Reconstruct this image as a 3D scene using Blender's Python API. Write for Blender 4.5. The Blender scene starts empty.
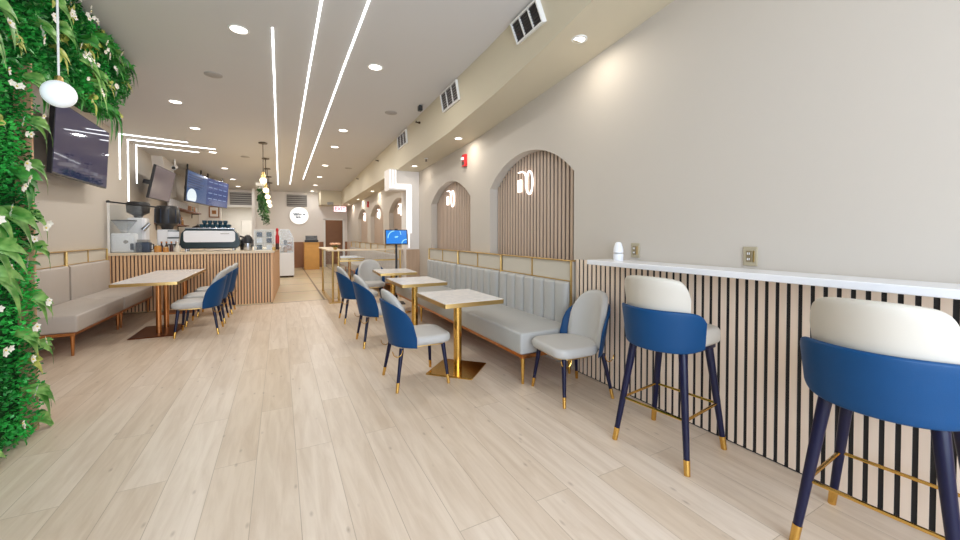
import bpy, bmesh, math, random
from mathutils import Vector, Matrix
random.seed(7)
PI = math.pi
S = bpy.context.scene
COL = S.collection

# ------------------------------------------------------------------ camera, world, daylight, exposure
F_PX, PITCH, HOR_Y, VP_X, CAM_Z = 380.0, math.radians(1.0), 235.0, 280.0, 1.40
yaw = math.atan((480 - VP_X) / F_PX * math.cos(PITCH))
cd = bpy.data.cameras.new('camera')
cam = bpy.data.objects.new('camera', cd); COL.objects.link(cam)
cd.sensor_fit = 'HORIZONTAL'; cd.sensor_width = 36.0
cd.lens = 36.0 * F_PX / 960.0
cd.shift_y = -(270.0 - (HOR_Y + F_PX * math.tan(PITCH))) / 960.0
cd.clip_start = 0.05
cam.location = (0, 0, CAM_Z)
cam.rotation_euler = (PI / 2 - PITCH, 0, -yaw)
S.camera = cam

W = bpy.data.worlds.new('World'); S.world = W; W.use_nodes = True
W.node_tree.nodes['Background'].inputs[0].default_value = (0.80, 0.90, 1.0, 1)
W.node_tree.nodes['Background'].inputs[1].default_value = 1.2
S.view_settings.view_transform = 'Standard'; S.view_settings.look = 'None'
S.view_settings.gamma = 1.0; S.view_settings.use_curve_mapping = False
S.view_settings.exposure = 0.52

def area(name, loc, rot, sx, sy, power, col, spread=180, disk=False):
    l = bpy.data.lights.new(name, 'AREA'); l.energy = power; l.color = col
    l.shape = 'DISK' if disk else 'RECTANGLE'; l.size = sx
    if not disk: l.size_y = sy
    l.spread = math.radians(spread)
    o = bpy.data.objects.new(name, l); o.location = loc; o.rotation_euler = rot; COL.objects.link(o)
    return o
# daylight entering by the shop window behind the camera
area('window_daylight', (0.3, -2.05, 1.75), (math.radians(90), 0, 0), 4.4, 2.5, 158, (0.72, 0.83, 1.0))

# ------------------------------------------------------------------ materials
def mat(name, col, rough=0.5, metal=0.0, emit=None, estr=0.0, spec=0.5, noise=None, bump=0.0, bscale=200, coat=0.0, alpha=None, trans=0.0):
    m = bpy.data.materials.new(name); m.use_nodes = True
    nt = m.node_tree; b = nt.nodes['Principled BSDF']
    b.inputs['Base Color'].default_value = (*col, 1); b.inputs['Roughness'].default_value = rough
    b.inputs['Metallic'].default_value = metal
    b.inputs['Specular IOR Level'].default_value = spec
    b.inputs['Coat Weight'].default_value = coat
    b.inputs['Transmission Weight'].default_value = trans
    if emit: b.inputs['Emission Color'].default_value = (*emit, 1); b.inputs['Emission Strength'].default_value = estr
    if noise or bump:
        g = nt.nodes.new('ShaderNodeNewGeometry')
    if noise:
        sc, amt = noise
        n = nt.nodes.new('ShaderNodeTexNoise'); n.inputs['Scale'].default_value = sc; n.inputs['Detail'].default_value = 4
        nt.links.new(g.outputs['Position'], n.inputs['Vector'])
        mx = nt.nodes.new('ShaderNodeMix'); mx.data_type = 'RGBA'
        mx.inputs[6].default_value = (*[c * (1 - amt) for c in col], 1); mx.inputs[7].default_value = (*[min(1, c * (1 + amt)) for c in col], 1)
        nt.links.new(n.outputs['Fac'], mx.inputs[0]); nt.links.new(mx.outputs[2], b.inputs['Base Color'])
    if bump:
        n2 = nt.nodes.new('ShaderNodeTexNoise'); n2.inputs['Scale'].default_value = bscale; n2.inputs['Detail'].default_value = 3
        nt.links.new(g.outputs['Position'], n2.inputs['Vector'])
        bp = nt.nodes.new('ShaderNodeBump'); bp.inputs['Strength'].default_value = bump; bp.inputs['Distance'].default_value = 0.004
        nt.links.new(n2.outputs['Fac'], bp.inputs['Height']); nt.links.new(bp.outputs['Normal'], b.inputs['Normal'])
    return m
def srgb(r, g, b):
    f = lambda c: (c / 255 / 12.92) if c / 255 < 0.04045 else ((c / 255 + 0.055) / 1.055) ** 2.4
    return (f(r), f(g), f(b))

M = {}
M['wall'] = mat('cream_wall_paint', srgb(198, 189, 177), 0.7, noise=(1.5, 0.015), bump=0.05, bscale=90)
M['ceiling'] = mat('ceiling_paint', srgb(214, 211, 208), 0.8, noise=(1.2, 0.012))
M['soffit'] = mat('soffit_paint', srgb(206, 195, 170), 0.6, noise=(1.5, 0.012))
M['white_wall'] = mat('white_wall_paint', srgb(232, 226, 220), 0.7, noise=(1.5, 0.012))
M['white_frame'] = mat('white_trim', srgb(235, 233, 228), 0.5)
M['gold'] = mat('brushed_brass', srgb(222, 178, 96), 0.22, 1.0, noise=(30, 0.06))
M['gold_trim'] = mat('polished_brass', srgb(214, 182, 120), 0.3, 1.0)
M['copper'] = mat('rose_brass', srgb(196, 134, 84), 0.28, 1.0)
M['dark_copper'] = mat('dark_copper', srgb(120, 66, 42), 0.3, 1.0)
M['navy'] = mat('navy_lacquer', srgb(14, 17, 50), 0.3, spec=0.35, noise=(20, 0.05))
M['blue'] = mat('blue_leather', srgb(12, 66, 112), 0.45, spec=0.25, noise=(8, 0.06), bump=0.12, bscale=260)
M['cream_leather'] = mat('cream_leather', srgb(198, 191, 178), 0.5, noise=(8, 0.025), bump=0.1, bscale=260)
M['grey_leather'] = mat('grey_leather', srgb(190, 187, 182), 0.5, noise=(6, 0.025), bump=0.1, bscale=240)
M['bench_leather'] = mat('bench_leather', srgb(177, 176, 172), 0.45, noise=(5, 0.03), bump=0.1, bscale=220)
M['bench_warm'] = mat('bench_greige_leather', srgb(188, 178, 168), 0.5, noise=(5, 0.03), bump=0.1, bscale=220)
M['panel_beige'] = mat('beige_back_panel', srgb(206, 198, 182), 0.6, noise=(5, 0.02))
M['white_stone'] = mat('white_quartz', srgb(238, 238, 240), 0.25, noise=(12, 0.02))
M['black'] = mat('black_backing', (0.012, 0.011, 0.012), 0.7)
M['dark_brown'] = mat('dark_brown_wood', srgb(70, 44, 36), 0.5, noise=(10, 0.15))
M['black_plastic'] = mat('black_plastic', (0.02, 0.02, 0.022), 0.4)
M['dark_metal'] = mat('bronze_metal', srgb(74, 58, 44), 0.4, 0.8)
M['white_plastic'] = mat('white_plastic', srgb(236, 236, 238), 0.4)
M['steel'] = mat('steel', srgb(190, 192, 196), 0.25, 1.0)
M['grey_vent'] = mat('grey_grille', srgb(150, 146, 142), 0.5)
M['dark_vent'] = mat('dark_grille_gap', srgb(60, 56, 54), 0.7)
M['speaker'] = mat('speaker_mesh', srgb(176, 170, 164), 0.7, noise=(200, 0.1))
M['led'] = mat('led_diffuser', (1, 1, 1), 0.5, emit=(0.93, 0.97, 1.0), estr=3.4)
M['led_soft'] = mat('slim_led_diffuser', (1, 1, 1), 0.5, emit=(0.97, 0.98, 1.0), estr=0.68)
M['lamp'] = mat('downlight_lens', (1, 1, 1), 0.5, emit=(1, 0.95, 0.86), estr=4.0)
M['globe'] = mat('opal_globe', srgb(240, 242, 245), 0.35, emit=(0.92, 0.96, 1), estr=0.22)
M['bulb'] = mat('warm_bulb', (1, 0.9, 0.7), 0.5, emit=(1, 0.86, 0.62), estr=2.6)
M['neon'] = mat('neon_tube', (1, 0.95, 0.9), 0.5, emit=(1, 0.92, 0.90), estr=1.7)
M['signface'] = mat('lit_sign_face', (1, 1, 1), 0.5, emit=(0.96, 1, 1), estr=0.45)
M['red'] = mat('red_plastic', srgb(196, 30, 34), 0.4)
M['exit_face'] = mat('exit_sign_face', (1, 0.7, 0.75), 0.5, emit=(1.0, 0.62, 0.68), estr=0.75)
M['exit_red'] = mat('exit_red', srgb(190, 20, 50), 0.5, emit=(0.75, 0.03, 0.10), estr=0.7)
M['teal'] = mat('teal_enamel', srgb(14, 40, 44), 0.3)
M['teal_cup'] = mat('teal_glaze', srgb(28, 66, 84), 0.3, noise=(15, 0.2))
M['ink'] = mat('grey_lettering', srgb(90, 100, 120), 0.6)
M['orange_wood'] = mat('honey_wood', srgb(216, 160, 82), 0.45, noise=(6, 0.1))
M['brown_wood'] = mat('chestnut_wood', srgb(150, 104, 72), 0.5, noise=(6, 0.1))
M['shelf_wood'] = mat('shelf_wood', srgb(120, 66, 40), 0.5, noise=(9, 0.15))
M['counter_top'] = mat('pale_counter', srgb(228, 208, 178), 0.35, noise=(10, 0.03))
M['edge_wood'] = mat('plywood_edge', srgb(226, 178, 140), 0.6, noise=(14, 0.08))
M['petal'] = mat('white_petal', srgb(245, 240, 225), 0.6)
M['peach'] = mat('peach_petal', srgb(236, 180, 140), 0.6)
M['pollen'] = mat('yellow_pollen', srgb(228, 200, 80), 0.6)
M['stem'] = mat('green_stem', srgb(60, 110, 40), 0.6)
M['plate'] = mat('bronze_outlet_plate', srgb(176, 164, 138), 0.5, 0.1)
M['plate_dark'] = mat('outlet_face', srgb(132, 116, 86), 0.45)
M['amber'] = mat('amber_jar', srgb(190, 130, 60), 0.25)
M['dkblue'] = mat('slate_blue_plastic', srgb(46, 58, 78), 0.4)
M['kitchen'] = mat('kitchen_paint', srgb(225, 222, 216), 0.7)

def glass(name, tint=(0.95, 0.98, 0.99), mix=0.12):
    m = bpy.data.materials.new(name); m.use_nodes = True; nt = m.node_tree; nt.nodes.clear()
    o = nt.nodes.new('ShaderNodeOutputMaterial'); t = nt.nodes.new('ShaderNodeBsdfTransparent'); t.inputs[0].default_value = (*tint, 1)
    g = nt.nodes.new('ShaderNodeBsdfPrincipled'); g.inputs['Roughness'].default_value = 0.05; g.inputs['Base Color'].default_value = (0.85, 0.9, 0.92, 1)
    x = nt.nodes.new('ShaderNodeMixShader'); x.inputs[0].default_value = mix
    nt.links.new(t.outputs[0], x.inputs[1]); nt.links.new(g.outputs[0], x.inputs[2]); nt.links.new(x.outputs[0], o.inputs[0])
    return m
M['glass'] = glass('clear_glass', (0.97, 0.985, 0.99), 0.06)
M['acrylic'] = glass('hazy_acrylic', (0.93, 0.95, 0.98), 0.22)

def plank_floor():
    m = mat('light_oak_planks', srgb(222, 203, 180), 0.38, spec=0.4); nt = m.node_tree; b = nt.nodes['Principled BSDF']
    N = nt.nodes.new; L = nt.links.new
    g = N('ShaderNodeNewGeometry')
    sp = N('ShaderNodeSeparateXYZ'); L(g.outputs['Position'], sp.inputs[0])
    sx = N('ShaderNodeMath'); sx.operation = 'ADD'; sx.inputs[1].default_value = -0.08 + 22.0; L(sp.outputs['X'], sx.inputs[0])
    sy = N('ShaderNodeMath'); sy.operation = 'ADD'; sy.inputs[1].default_value = 20.35; L(sp.outputs['Y'], sy.inputs[0])
    cb = N('ShaderNodeCombineXYZ'); L(sy.outputs[0], cb.inputs['X']); L(sx.outputs[0], cb.inputs['Y'])
    br = N('ShaderNodeTexBrick'); L(cb.outputs[0], br.inputs['Vector'])
    br.offset = 0.39; br.offset_frequency = 2; br.squash = 1.0
    br.inputs['Scale'].default_value = 1.0; br.inputs['Brick Width'].default_value = 1.83; br.inputs['Row Height'].default_value = 0.22
    br.inputs['Mortar Size'].default_value = 0.0018; br.inputs['Mortar Smooth'].default_value = 0.2; br.inputs['Bias'].default_value = -0.1
    br.inputs['Color1'].default_value = (*srgb(228, 211, 192), 1); br.inputs['Color2'].default_value = (*srgb(217, 197, 174), 1)
    br.inputs['Mortar'].default_value = (*srgb(186, 166, 144), 1)
    mp = N('ShaderNodeMapping'); mp.inputs['Scale'].default_value = (1.1, 11.0, 1.0); L(cb.outputs[0], mp.inputs['Vector'])
    ad = N('ShaderNodeVectorMath'); ad.operation = 'MULTIPLY_ADD'; L(br.outputs['Color'], ad.inputs[0]); ad.inputs[1].default_value = (60, 60, 60); L(mp.outputs[0], ad.inputs[2])
    n = N('ShaderNodeTexNoise'); n.inputs['Scale'].default_value = 1.5; n.inputs['Detail'].default_value = 7; n.inputs['Roughness'].default_value = 0.62; n.inputs['Distortion'].default_value = 0.6
    L(ad.outputs[0], n.inputs['Vector'])
    r = N('ShaderNodeValToRGB'); r.color_ramp.elements[0].position = 0.33; r.color_ramp.elements[1].position = 0.62
    r.color_ramp.elements[0].color = (*srgb(206, 190, 172), 1); r.color_ramp.elements[1].color = (1, 1, 1, 1); L(n.outputs['Fac'], r.inputs[0])
    mu = N('ShaderNodeMix'); mu.data_type = 'RGBA'; mu.blend_type = 'MULTIPLY'; mu.inputs[0].default_value = 0.40
    L(br.outputs['Color'], mu.inputs[6]); L(r.outputs[0], mu.inputs[7])
    # knots
    mk = N('ShaderNodeMapping'); mk.inputs['Scale'].default_value = (1.7, 4.1, 1.0); L(cb.outputs[0], mk.inputs['Vector'])
    v = N('ShaderNodeTexVoronoi'); v.inputs['Scale'].default_value = 2.3; v.inputs['Randomness'].default_value = 1.0; L(mk.outputs[0], v.inputs['Vector'])
    kr = N('ShaderNodeValToRGB'); kr.color_ramp.elements[0].position = 0.0; kr.color_ramp.elements[1].position = 0.11
    kr.color_ramp.elements[0].color = (*srgb(140, 114, 90), 1); kr.color_ramp.elements[1].color = (1, 1, 1, 1); L(v.outputs['Distance'], kr.inputs[0])
    mu2 = N('ShaderNodeMix'); mu2.data_type = 'RGBA'; mu2.blend_type = 'MULTIPLY'; mu2.inputs[0].default_value = 0.48
    L(mu.outputs[2], mu2.inputs[6]); L(kr.outputs[0], mu2.inputs[7]); L(mu2.outputs[2], b.inputs['Base Color'])
    bp = N('ShaderNodeBump'); bp.inputs['Strength'].default_value = 0.25; bp.inputs['Distance'].default_value = 0.002; bp.invert = True
    L(br.outputs['Fac'], bp.inputs['Height']); L(bp.outputs[0], b.inputs['Normal'])
    return m
M['planks'] = plank_floor()

def tile_floor():
    m = mat('beige_floor_tiles', srgb(222, 206, 180), 0.35); nt = m.node_tree; b = nt.nodes['Principled BSDF']; N = nt.nodes.new; L = nt.links.new
    g = N('ShaderNodeNewGeometry'); ad = N('ShaderNodeVectorMath'); ad.operation = 'ADD'; ad.inputs[1].default_value = (12.16, 11.3, 0); L(g.outputs['Position'], ad.inputs[0])
    br = N('ShaderNodeTexBrick'); L(ad.outputs[0], br.inputs['Vector']); br.offset = 0.0
    br.inputs['Scale'].default_value = 1; br.inputs['Brick Width'].default_value = 1.0; br.inputs['Row Height'].default_value = 1.55
    br.inputs['Mortar Size'].default_value = 0.022; br.inputs['Color1'].default_value = (*srgb(212, 192, 158), 1); br.inputs['Color2'].default_value = (*srgb(202, 182, 148), 1)
    br.inputs['Mortar'].default_value = (*srgb(120, 100, 78), 1)
    n = N('ShaderNodeTexNoise'); n.inputs['Scale'].default_value = 5; L(g.outputs['Position'], n.inputs['Vector'])
    mu = N('ShaderNodeMix'); mu.data_type = 'RGBA'; mu.blend_type = 'SOFT_LIGHT'; mu.inputs[0].default_value = 0.25; L(br.outputs['Color'], mu.inputs[6]); L(n.outputs['Color'], mu.inputs[7])
    L(mu.outputs[2], b.inputs['Base Color'])
    return m
M['tiles'] = tile_floor()

def wood(name, c1, c2, sc=(25, 25, 1.5), rough=0.5):
    m = mat(name, c1, rough); nt = m.node_tree; b = nt.nodes['Principled BSDF']; N = nt.nodes.new; L = nt.links.new
    g = N('ShaderNodeNewGeometry'); mp = N('ShaderNodeMapping'); mp.inputs['Scale'].default_value = sc; L(g.outputs['Position'], mp.inputs['Vector'])
    n = N('ShaderNodeTexNoise'); n.inputs['Scale'].default_value = 1; n.inputs['Detail'].default_value = 5; L(mp.outputs[0], n.inputs['Vector'])
    mx = N('ShaderNodeMix'); mx.data_type = 'RGBA'; mx.inputs[6].default_value = (*c1, 1); mx.inputs[7].default_value = (*c2, 1)
    L(n.outputs['Fac'], mx.inputs[0]); L(mx.outputs[2], b.inputs['Base Color'])
    return m
M['slat'] = wood('pale_oak_slats', srgb(248, 229, 209), srgb(234, 210, 187))
M['slat_shaded'] = wood('shaded_oak_slats', srgb(206, 184, 164), srgb(184, 160, 140))  # same oak as the bar slats, arch shade put into the colour
M['slat_warm'] = wood('honey_oak_slats', srgb(240, 198, 152), srgb(220, 174, 130))
M['wainscot'] = wood('wainscot_oak', srgb(206, 178, 150), srgb(180, 150, 124))

def marble():
    m = mat('white_marble', srgb(238, 236, 234), 0.22); nt = m.node_tree; b = nt.nodes['Principled BSDF']; N = nt.nodes.new; L = nt.links.new
    g = N('ShaderNodeNewGeometry'); n = N('ShaderNodeTexNoise'); n.inputs['Scale'].default_value = 5; n.inputs['Detail'].default_value = 8; n.inputs['Distortion'].default_value = 1.5
    L(g.outputs['Position'], n.inputs['Vector']); r = N('ShaderNodeValToRGB')
    e = r.color_ramp.elements; e[0].position = 0.42; e[0].color = (*srgb(240, 238, 236), 1); e[1].position = 0.56; e[1].color = (*srgb(240, 238, 236), 1)
    k = e.new(0.49); k.color = (*srgb(226, 226, 227), 1)
    L(n.outputs['Fac'], r.inputs[0]); L(r.outputs[0], b.inputs['Base Color']); return m
M['marble'] = marble()

def leafmat(name, c1, c2, sc=9, rough=0.45):
    m = mat(name, c1, rough); nt = m.node_tree; b = nt.nodes['Principled BSDF']; N = nt.nodes.new; L = nt.links.new
    g = N('ShaderNodeNewGeometry'); n = N('ShaderNodeTexNoise'); n.inputs['Scale'].default_value = sc; n.inputs['Detail'].default_value = 2; L(g.outputs['Position'], n.inputs['Vector'])
    r = N('ShaderNodeValToRGB'); r.color_ramp.elements[0].position = 0.35; r.color_ramp.elements[1].position = 0.65
    r.color_ramp.elements[0].color = (*c1, 1); r.color_ramp.elements[1].color = (*c2, 1); L(n.outputs['Fac'], r.inputs[0]); L(r.outputs[0], b.inputs['Base Color'])
    return m
M['box_leaf'] = leafmat('bright_boxwood', srgb(8, 96, 32), srgb(66, 206, 84), 3.5)
M['broad_leaf'] = leafmat('broad_green_leaf', srgb(70, 138, 50), srgb(150, 196, 106), 14)
M['vine_leaf'] = leafmat('vine_leaf', srgb(14, 60, 20), srgb(44, 100, 36), 12)
M['fern_leaf'] = leafmat('dark_fern_leaf', srgb(22, 104, 34), srgb(70, 156, 56), 12)
M['lime_leaf'] = leafmat('lime_leaf', srgb(150, 170, 60), srgb(206, 206, 110), 16)
M['moss'] = mat('dark_moss_backing', srgb(16, 76, 28), 0.9)

# ------------------------------------------------------------------ mesh helpers
class MB:
    def __init__(s): s.b = bmesh.new()
    def face(s, pts):
        try: return s.b.faces.new([s.b.verts.new(p) for p in pts])
        except ValueError: return None
    def box(s, x0, x1, y0, y1, z0, z1, bev=0.0, seg=2, mtx=None):
        r = bmesh.ops.create_cube(s.b, size=1.0); vs = r['verts']
        for v in vs: v.co = Vector(((x0 + x1) / 2 + v.co.x * (x1 - x0), (y0 + y1) / 2 + v.co.y * (y1 - y0), (z0 + z1) / 2 + v.co.z * (z1 - z0)))
        if bev > 0:
            es = list({e for v in vs for e in v.link_edges})
            rr = bmesh.ops.bevel(s.b, geom=es, offset=bev, segments=seg, profile=0.5, affect='EDGES')
            vs = rr['verts'] if rr['verts'] else vs
            if mtx is not None:
                vs = list({v for f in rr['faces'] for v in f.verts} | set(v for v in vs if v.is_valid))
        if mtx is not None:
            for v in vs: v.co = mtx @ v.co
        return s
    def cyl(s, p0, p1, r0, r1=None, n=16, caps=True):
        r1 = r0 if r1 is None else r1
        p0, p1 = Vector(p0), Vector(p1); d = (p1 - p0)
        q = d.to_track_quat('Z', 'Y').to_matrix()
        a = [s.b.verts.new(p0 + q @ Vector((r0 * math.cos(2 * PI * i / n), r0 * math.sin(2 * PI * i / n), 0))) for i in range(n)]
        c = [s.b.verts.new(p1 + q @ Vector((r1 * math.cos(2 * PI * i / n), r1 * math.sin(2 * PI * i / n), 0))) for i in range(n)]
        for i in range(n): s.b.faces.new((a[i], a[(i + 1) % n], c[(i + 1) % n], c[i]))
        if caps: s.b.faces.new(a[::-1]); s.b.faces.new(c)
        return s
    def lathe(s, prof, c=(0, 0, 0), n=20, cap=True):
        rings = []
        for r, z in prof:
            r = max(r, 1e-4)
            rings.append([s.b.verts.new((c[0] + r * math.cos(2 * PI * i / n), c[1] + r * math.sin(2 * PI * i / n), c[2] + z)) for i in range(n)])
        for a, d in zip(rings, rings[1:]):
            for i in range(n): s.b.faces.new((a[i], a[(i + 1) % n], d[(i + 1) % n], d[i]))
        if cap: s.b.faces.new(rings[0][::-1]); s.b.faces.new(rings[-1])
        else:
            a, d = rings[-1], rings[0]
            for i in range(n): s.b.faces.new((a[i], a[(i + 1) % n], d[(i + 1) % n], d[i]))
        return s
    def tube(s, pts, r, n=8, closed=False):
        pts = [Vector(p) for p in pts]; k = len(pts); rings = []
        up = Vector((0, 0, 1)); prev = None
        for i, p in enumerate(pts):
            if closed: t = (pts[(i + 1) % k] - pts[i - 1])
            else: t = pts[min(i + 1, k - 1)] - pts[max(i - 1, 0)]
            t.normalize()
            if prev is None:
                a = t.cross(up)
                if a.length < 1e-3: a = t.cross(Vector((1, 0, 0)))
            else:
                a = prev - t * prev.dot(t)
            a.normalize(); prev = a.copy(); b = t.cross(a)
            rings.append([s.b.verts.new(p + r * (math.cos(2 * PI * j / n) * a + math.sin(2 * PI * j / n) * b)) for j in range(n)])
        rng = range(k) if closed else range(k - 1)
        for i in rng:
            A, B = rings[i], rings[(i + 1) % k]
            for j in range(n): s.b.faces.new((A[j], A[(j + 1) % n], B[(j + 1) % n], B[j]))
        if not closed: s.b.faces.new(rings[0][::-1]); s.b.faces.new(rings[-1])
        return s
    def sphere(s, c, r, u=20, v=12, sc=(1, 1, 1)):
        m = Matrix.Translation(c) @ Matrix.Diagonal((r * sc[0], r * sc[1], r * sc[2], 1))
        bmesh.ops.create_uvsphere(s.b, u_segments=u, v_segments=v, radius=1, matrix=m); return s
    def prism(s, poly, axis, a, b):
        """poly: list of 2D points; axis 'x': (y,z), 'y': (x,z), 'z': (x,y); extruded a..b"""
        def P(p, h): return {'x': (h, p[0], p[1]), 'y': (p[0], h, p[1]), 'z': (p[0], p[1], h)}[axis]
        A = [s.b.verts.new(P(p, a)) for p in poly]; B = [s.b.verts.new(P(p, b)) for p in poly]; n = len(poly)
        for i in range(n): s.b.faces.new((A[i], A[(i + 1) % n], B[(i + 1) % n], B[i]))
        s.b.faces.new(A[::-1]); s.b.faces.new(B); return s
    def loft(s, rings, cap=True):
        R = [[s.b.verts.new(p) for p in r] for r in rings]; n = len(R[0])
        for a, c in zip(R, R[1:]):
            for i in range(n): s.b.faces.new((a[i], a[(i + 1) % n], c[(i + 1) % n], c[i]))
        if cap: s.b.faces.new(R[0][::-1]); s.b.faces.new(R[-1])
        return s
    def build(s, name, m, parent=None, smooth=False, ang=40):
        bmesh.ops.recalc_face_normals(s.b, faces=s.b.faces[:])
        me = bpy.data.meshes.new(name); s.b.to_mesh(me); s.b.free()
        if smooth:
            me.polygons.foreach_set('use_smooth', [True] * len(me.polygons))
            try: me.set_sharp_from_angle(angle=math.radians(ang))
            except Exception: pass
        me.materials.append(M[m] if isinstance(m, str) else m)
        o = bpy.data.objects.new(name, me); COL.objects.link(o)
        if parent: o.parent = parent
        return o

def tag(o, label, cat, group=None, kind=None):
    o['label'] = label; o['category'] = cat
    if group: o['group'] = group
    if kind: o['kind'] = kind
    return o
def thing(name, label, cat, loc=(0, 0, 0), rz=0.0, group=None):
    o = bpy.data.objects.new(name, None); COL.objects.link(o); o.empty_display_size = 0.1
    o.location = loc; o.rotation_euler = (0, 0, rz)
    return tag(o, label, cat, group)
def struct(o, label=None):
    o['kind'] = 'structure'
    if label: o['label'] = label
    return o
CH = {}
def copy_tree(o, loc, rz, label, group=None):
    def rec(src, parent):
        c = src.copy(); COL.objects.link(c); c.parent = parent
        for ch in [x for x in bpy.data.objects if x.parent == src]: rec(ch, c)
        return c
    c = rec(o, None); c.location = loc; c.rotation_euler = (0, 0, rz); c['label'] = label
    if group: c['group'] = group
    return c
def rrect(hx, hy, r, n=6, cx=0, cy=0):
    pts = []
    for sx, sy, a0 in ((1, 1, 0), (-1, 1, 90), (-1, -1, 180), (1, -1, 270)):
        for i in range(n + 1):
            a = math.radians(a0 + 90 * i / n)
            pts.append((cx + sx * (hx - r) + r * math.cos(a), cy + sy * (hy - r) + r * math.sin(a)))
    return pts
def cushion(mb, outline, z0, z1, r, crown=0.012, seg=5):
    """soft slab from a 2D outline, rounded top and bottom edges"""
    n = len(outline); cx = sum(p[0] for p in outline) / n; cy = sum(p[1] for p in outline) / n
    rad = min(math.hypot(p[0] - cx, p[1] - cy) for p in outline)
    def ring(ins, z): 
        k = 1 - ins / rad
        return [(cx + (p[0] - cx) * k, cy + (p[1] - cy) * k, z) for p in outline]
    rings = [ring(rad * 0.98, z0), ring(r, z0)]
    for i in range(1, seg + 1):
        a = PI / 2 * i / seg; rings.append(ring(r * (1 - math.sin(a)), z0 + r * (1 - math.cos(a))))
    for i in range(0, seg + 1):
        a = PI / 2 * i / seg; rings.append(ring(r * (1 - math.cos(a)), z1 - r + r * math.sin(a)))
    for t in (0.3, 0.6, 0.85, 0.98): rings.append(ring(r + (rad - r) * t, z1 + crown * math.sin(t * PI / 2)))
    mb.loft(rings)
def shell(mb, cx, rx, ry, phi, zb, zt, T, lean, n=28, m=8, inset=0.0):
    """curved back piece around (cx,0); opening faces +x. zb(u), zt(u) with u in -1..1; lean = radius gain per metre above z0"""
    z0 = zb(0)
    cols = []
    for i in range(n + 1):
        u = -1 + 2 * i / n; a = math.radians(phi) * u
        b, t = zb(u), zt(u)
        th = T * (max(0.02, 1 - abs(u) ** 10)) ** 0.5
        sec = []
        def P(rr, z):
            k = lean * (z - z0)
            return (cx - (rx + k + rr) * math.cos(a), (ry + 0.6 * k + rr) * math.sin(a), z)
        rr = min(th / 2, (t - b) / 2 * 0.9)
        for j in range(m + 1): sec.append(P(-inset, b + rr + (t - b - 2 * rr) * j / m))
        for j in range(1, 6):
            q = PI * j / 6; sec.append(P(-inset - th / 2 + th / 2 * math.cos(q), t - rr + rr * math.sin(q)))
        for j in range(m + 1): sec.append(P(-inset - th, t - rr - (t - b - 2 * rr) * j / m))
        for j in range(1, 6):
            q = PI * j / 6; sec.append(P(-inset - th / 2 - th / 2 * math.cos(q), b + rr - rr * math.sin(q)))
        cols.append(sec)
    mb.loft(cols)
def text_mesh(name, s, size, loc, rot, m, parent, depth=0.004):
    cu = bpy.data.curves.new(name, 'FONT'); cu.body = s; cu.size = size; cu.extrude = depth; cu.align_x = 'CENTER'; cu.align_y = 'CENTER'
    t = bpy.data.objects.new('tmp_text', cu); COL.objects.link(t)
    dg = bpy.context.evaluated_depsgraph_get(); me = bpy.data.meshes.new_from_object(t.evaluated_get(dg))
    bpy.data.objects.remove(t); me.materials.clear(); me.materials.append(M[m])
    o = bpy.data.objects.new(name, me); COL.objects.link(o); o.location = loc; o.rotation_euler = rot; o.parent = parent
    return o

# ------------------------------------------------------------------ the room
XL, XR, YF, YB = -2.76, 2.70, -2.2, 18.0
def ceilz(y): return 3.47 - 0.0192 * max(0.0, y - 5.0)
struct(MB().box(XL - 0.2, XR + 0.35, YF - 0.2, 8.82, -0.1, 0).build('floor', 'planks'), 'light oak plank floor of the dining room')
struct(MB().box(XL - 0.2, XR + 0.35, 8.82, 21, -0.1, 0).build('floor', 'tiles'), 'beige tile floor beyond the counter')
mb = MB()
for ya, yb in ((YF - 0.2, 5.0), (5.0, 21.0)):
    mb.loft([[(XL - 0.2, ya, ceilz(ya)), (XR + 0.35, ya, ceilz(ya)), (XR + 0.35, ya, 3.75), (XL - 0.2, ya, 3.75)],
             [(XL - 0.2, yb, ceilz(yb)), (XR + 0.35, yb, ceilz(yb)), (XR + 0.35, yb, 3.75), (XL - 0.2, yb, 3.75)]])
struct(mb.build('ceiling', 'ceiling'), 'pale grey painted ceiling')
struct(MB().box(XL - 0.15, XL, YF - 0.2, 21, 0, 3.6).build('wall_left', 'wall'), 'cream left wall')

ARCH = [3.93, 6.35, 9.70, 12.15, 14.45]
HW, ZS, ZA, AD = 0.89, 2.02, 2.365, 0.135
def arch_z(yc): return (2.065, 2.435) if yc < 5 else (2.02, 2.365)
def arch_pts(yc, zb=1.10, n=18):
    # segmental arch
    ZS, ZA = arch_z(yc); h = ZA - ZS; R = (HW * HW + h * h) / (2 * h); a0 = math.asin(HW / R)
    pts = [(yc - HW, zb)]
    for i in range(n + 1):
        a = -a0 + 2 * a0 * i / n; pts.append((yc + R * math.sin(a), ZA - R + R * math.cos(a)))
    pts.append((yc + HW, zb)); return pts
def right_wall():
    b = bmesh.new(); edges = []
    def loop(pts):
        vs = [b.verts.new((XR, p[0], p[1])) for p in pts]
        for i in range(len(vs)): edges.append(b.edges.new((vs[i], vs[(i + 1) % len(vs)])))
        return vs
    loop([(YF - 0.2, 0), (21, 0), (21, 3.6), (YF - 0.2, 3.6)])
    for yc in ARCH: loop(arch_pts(yc))
    bmesh.ops.triangle_fill(b, use_beauty=True, edges=edges)
    for yc in ARCH:
        p = arch_pts(yc); k = len(p)
        for i in range(k):
            q, w = p[i], p[(i + 1) % k]
            b.faces.new([b.verts.new(c) for c in ((XR, *q), (XR, *w), (XR + AD, *w), (XR + AD, *q))])
    m = MB(); m.b.free(); m.b = b
    m.box(XR + 0.30, XR + 0.34, YF - 0.2, 21, 0, 3.6)
    return m.build('wall_right', 'wall')
struct(right_wall(), 'cream right wall with arched recesses')

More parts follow.
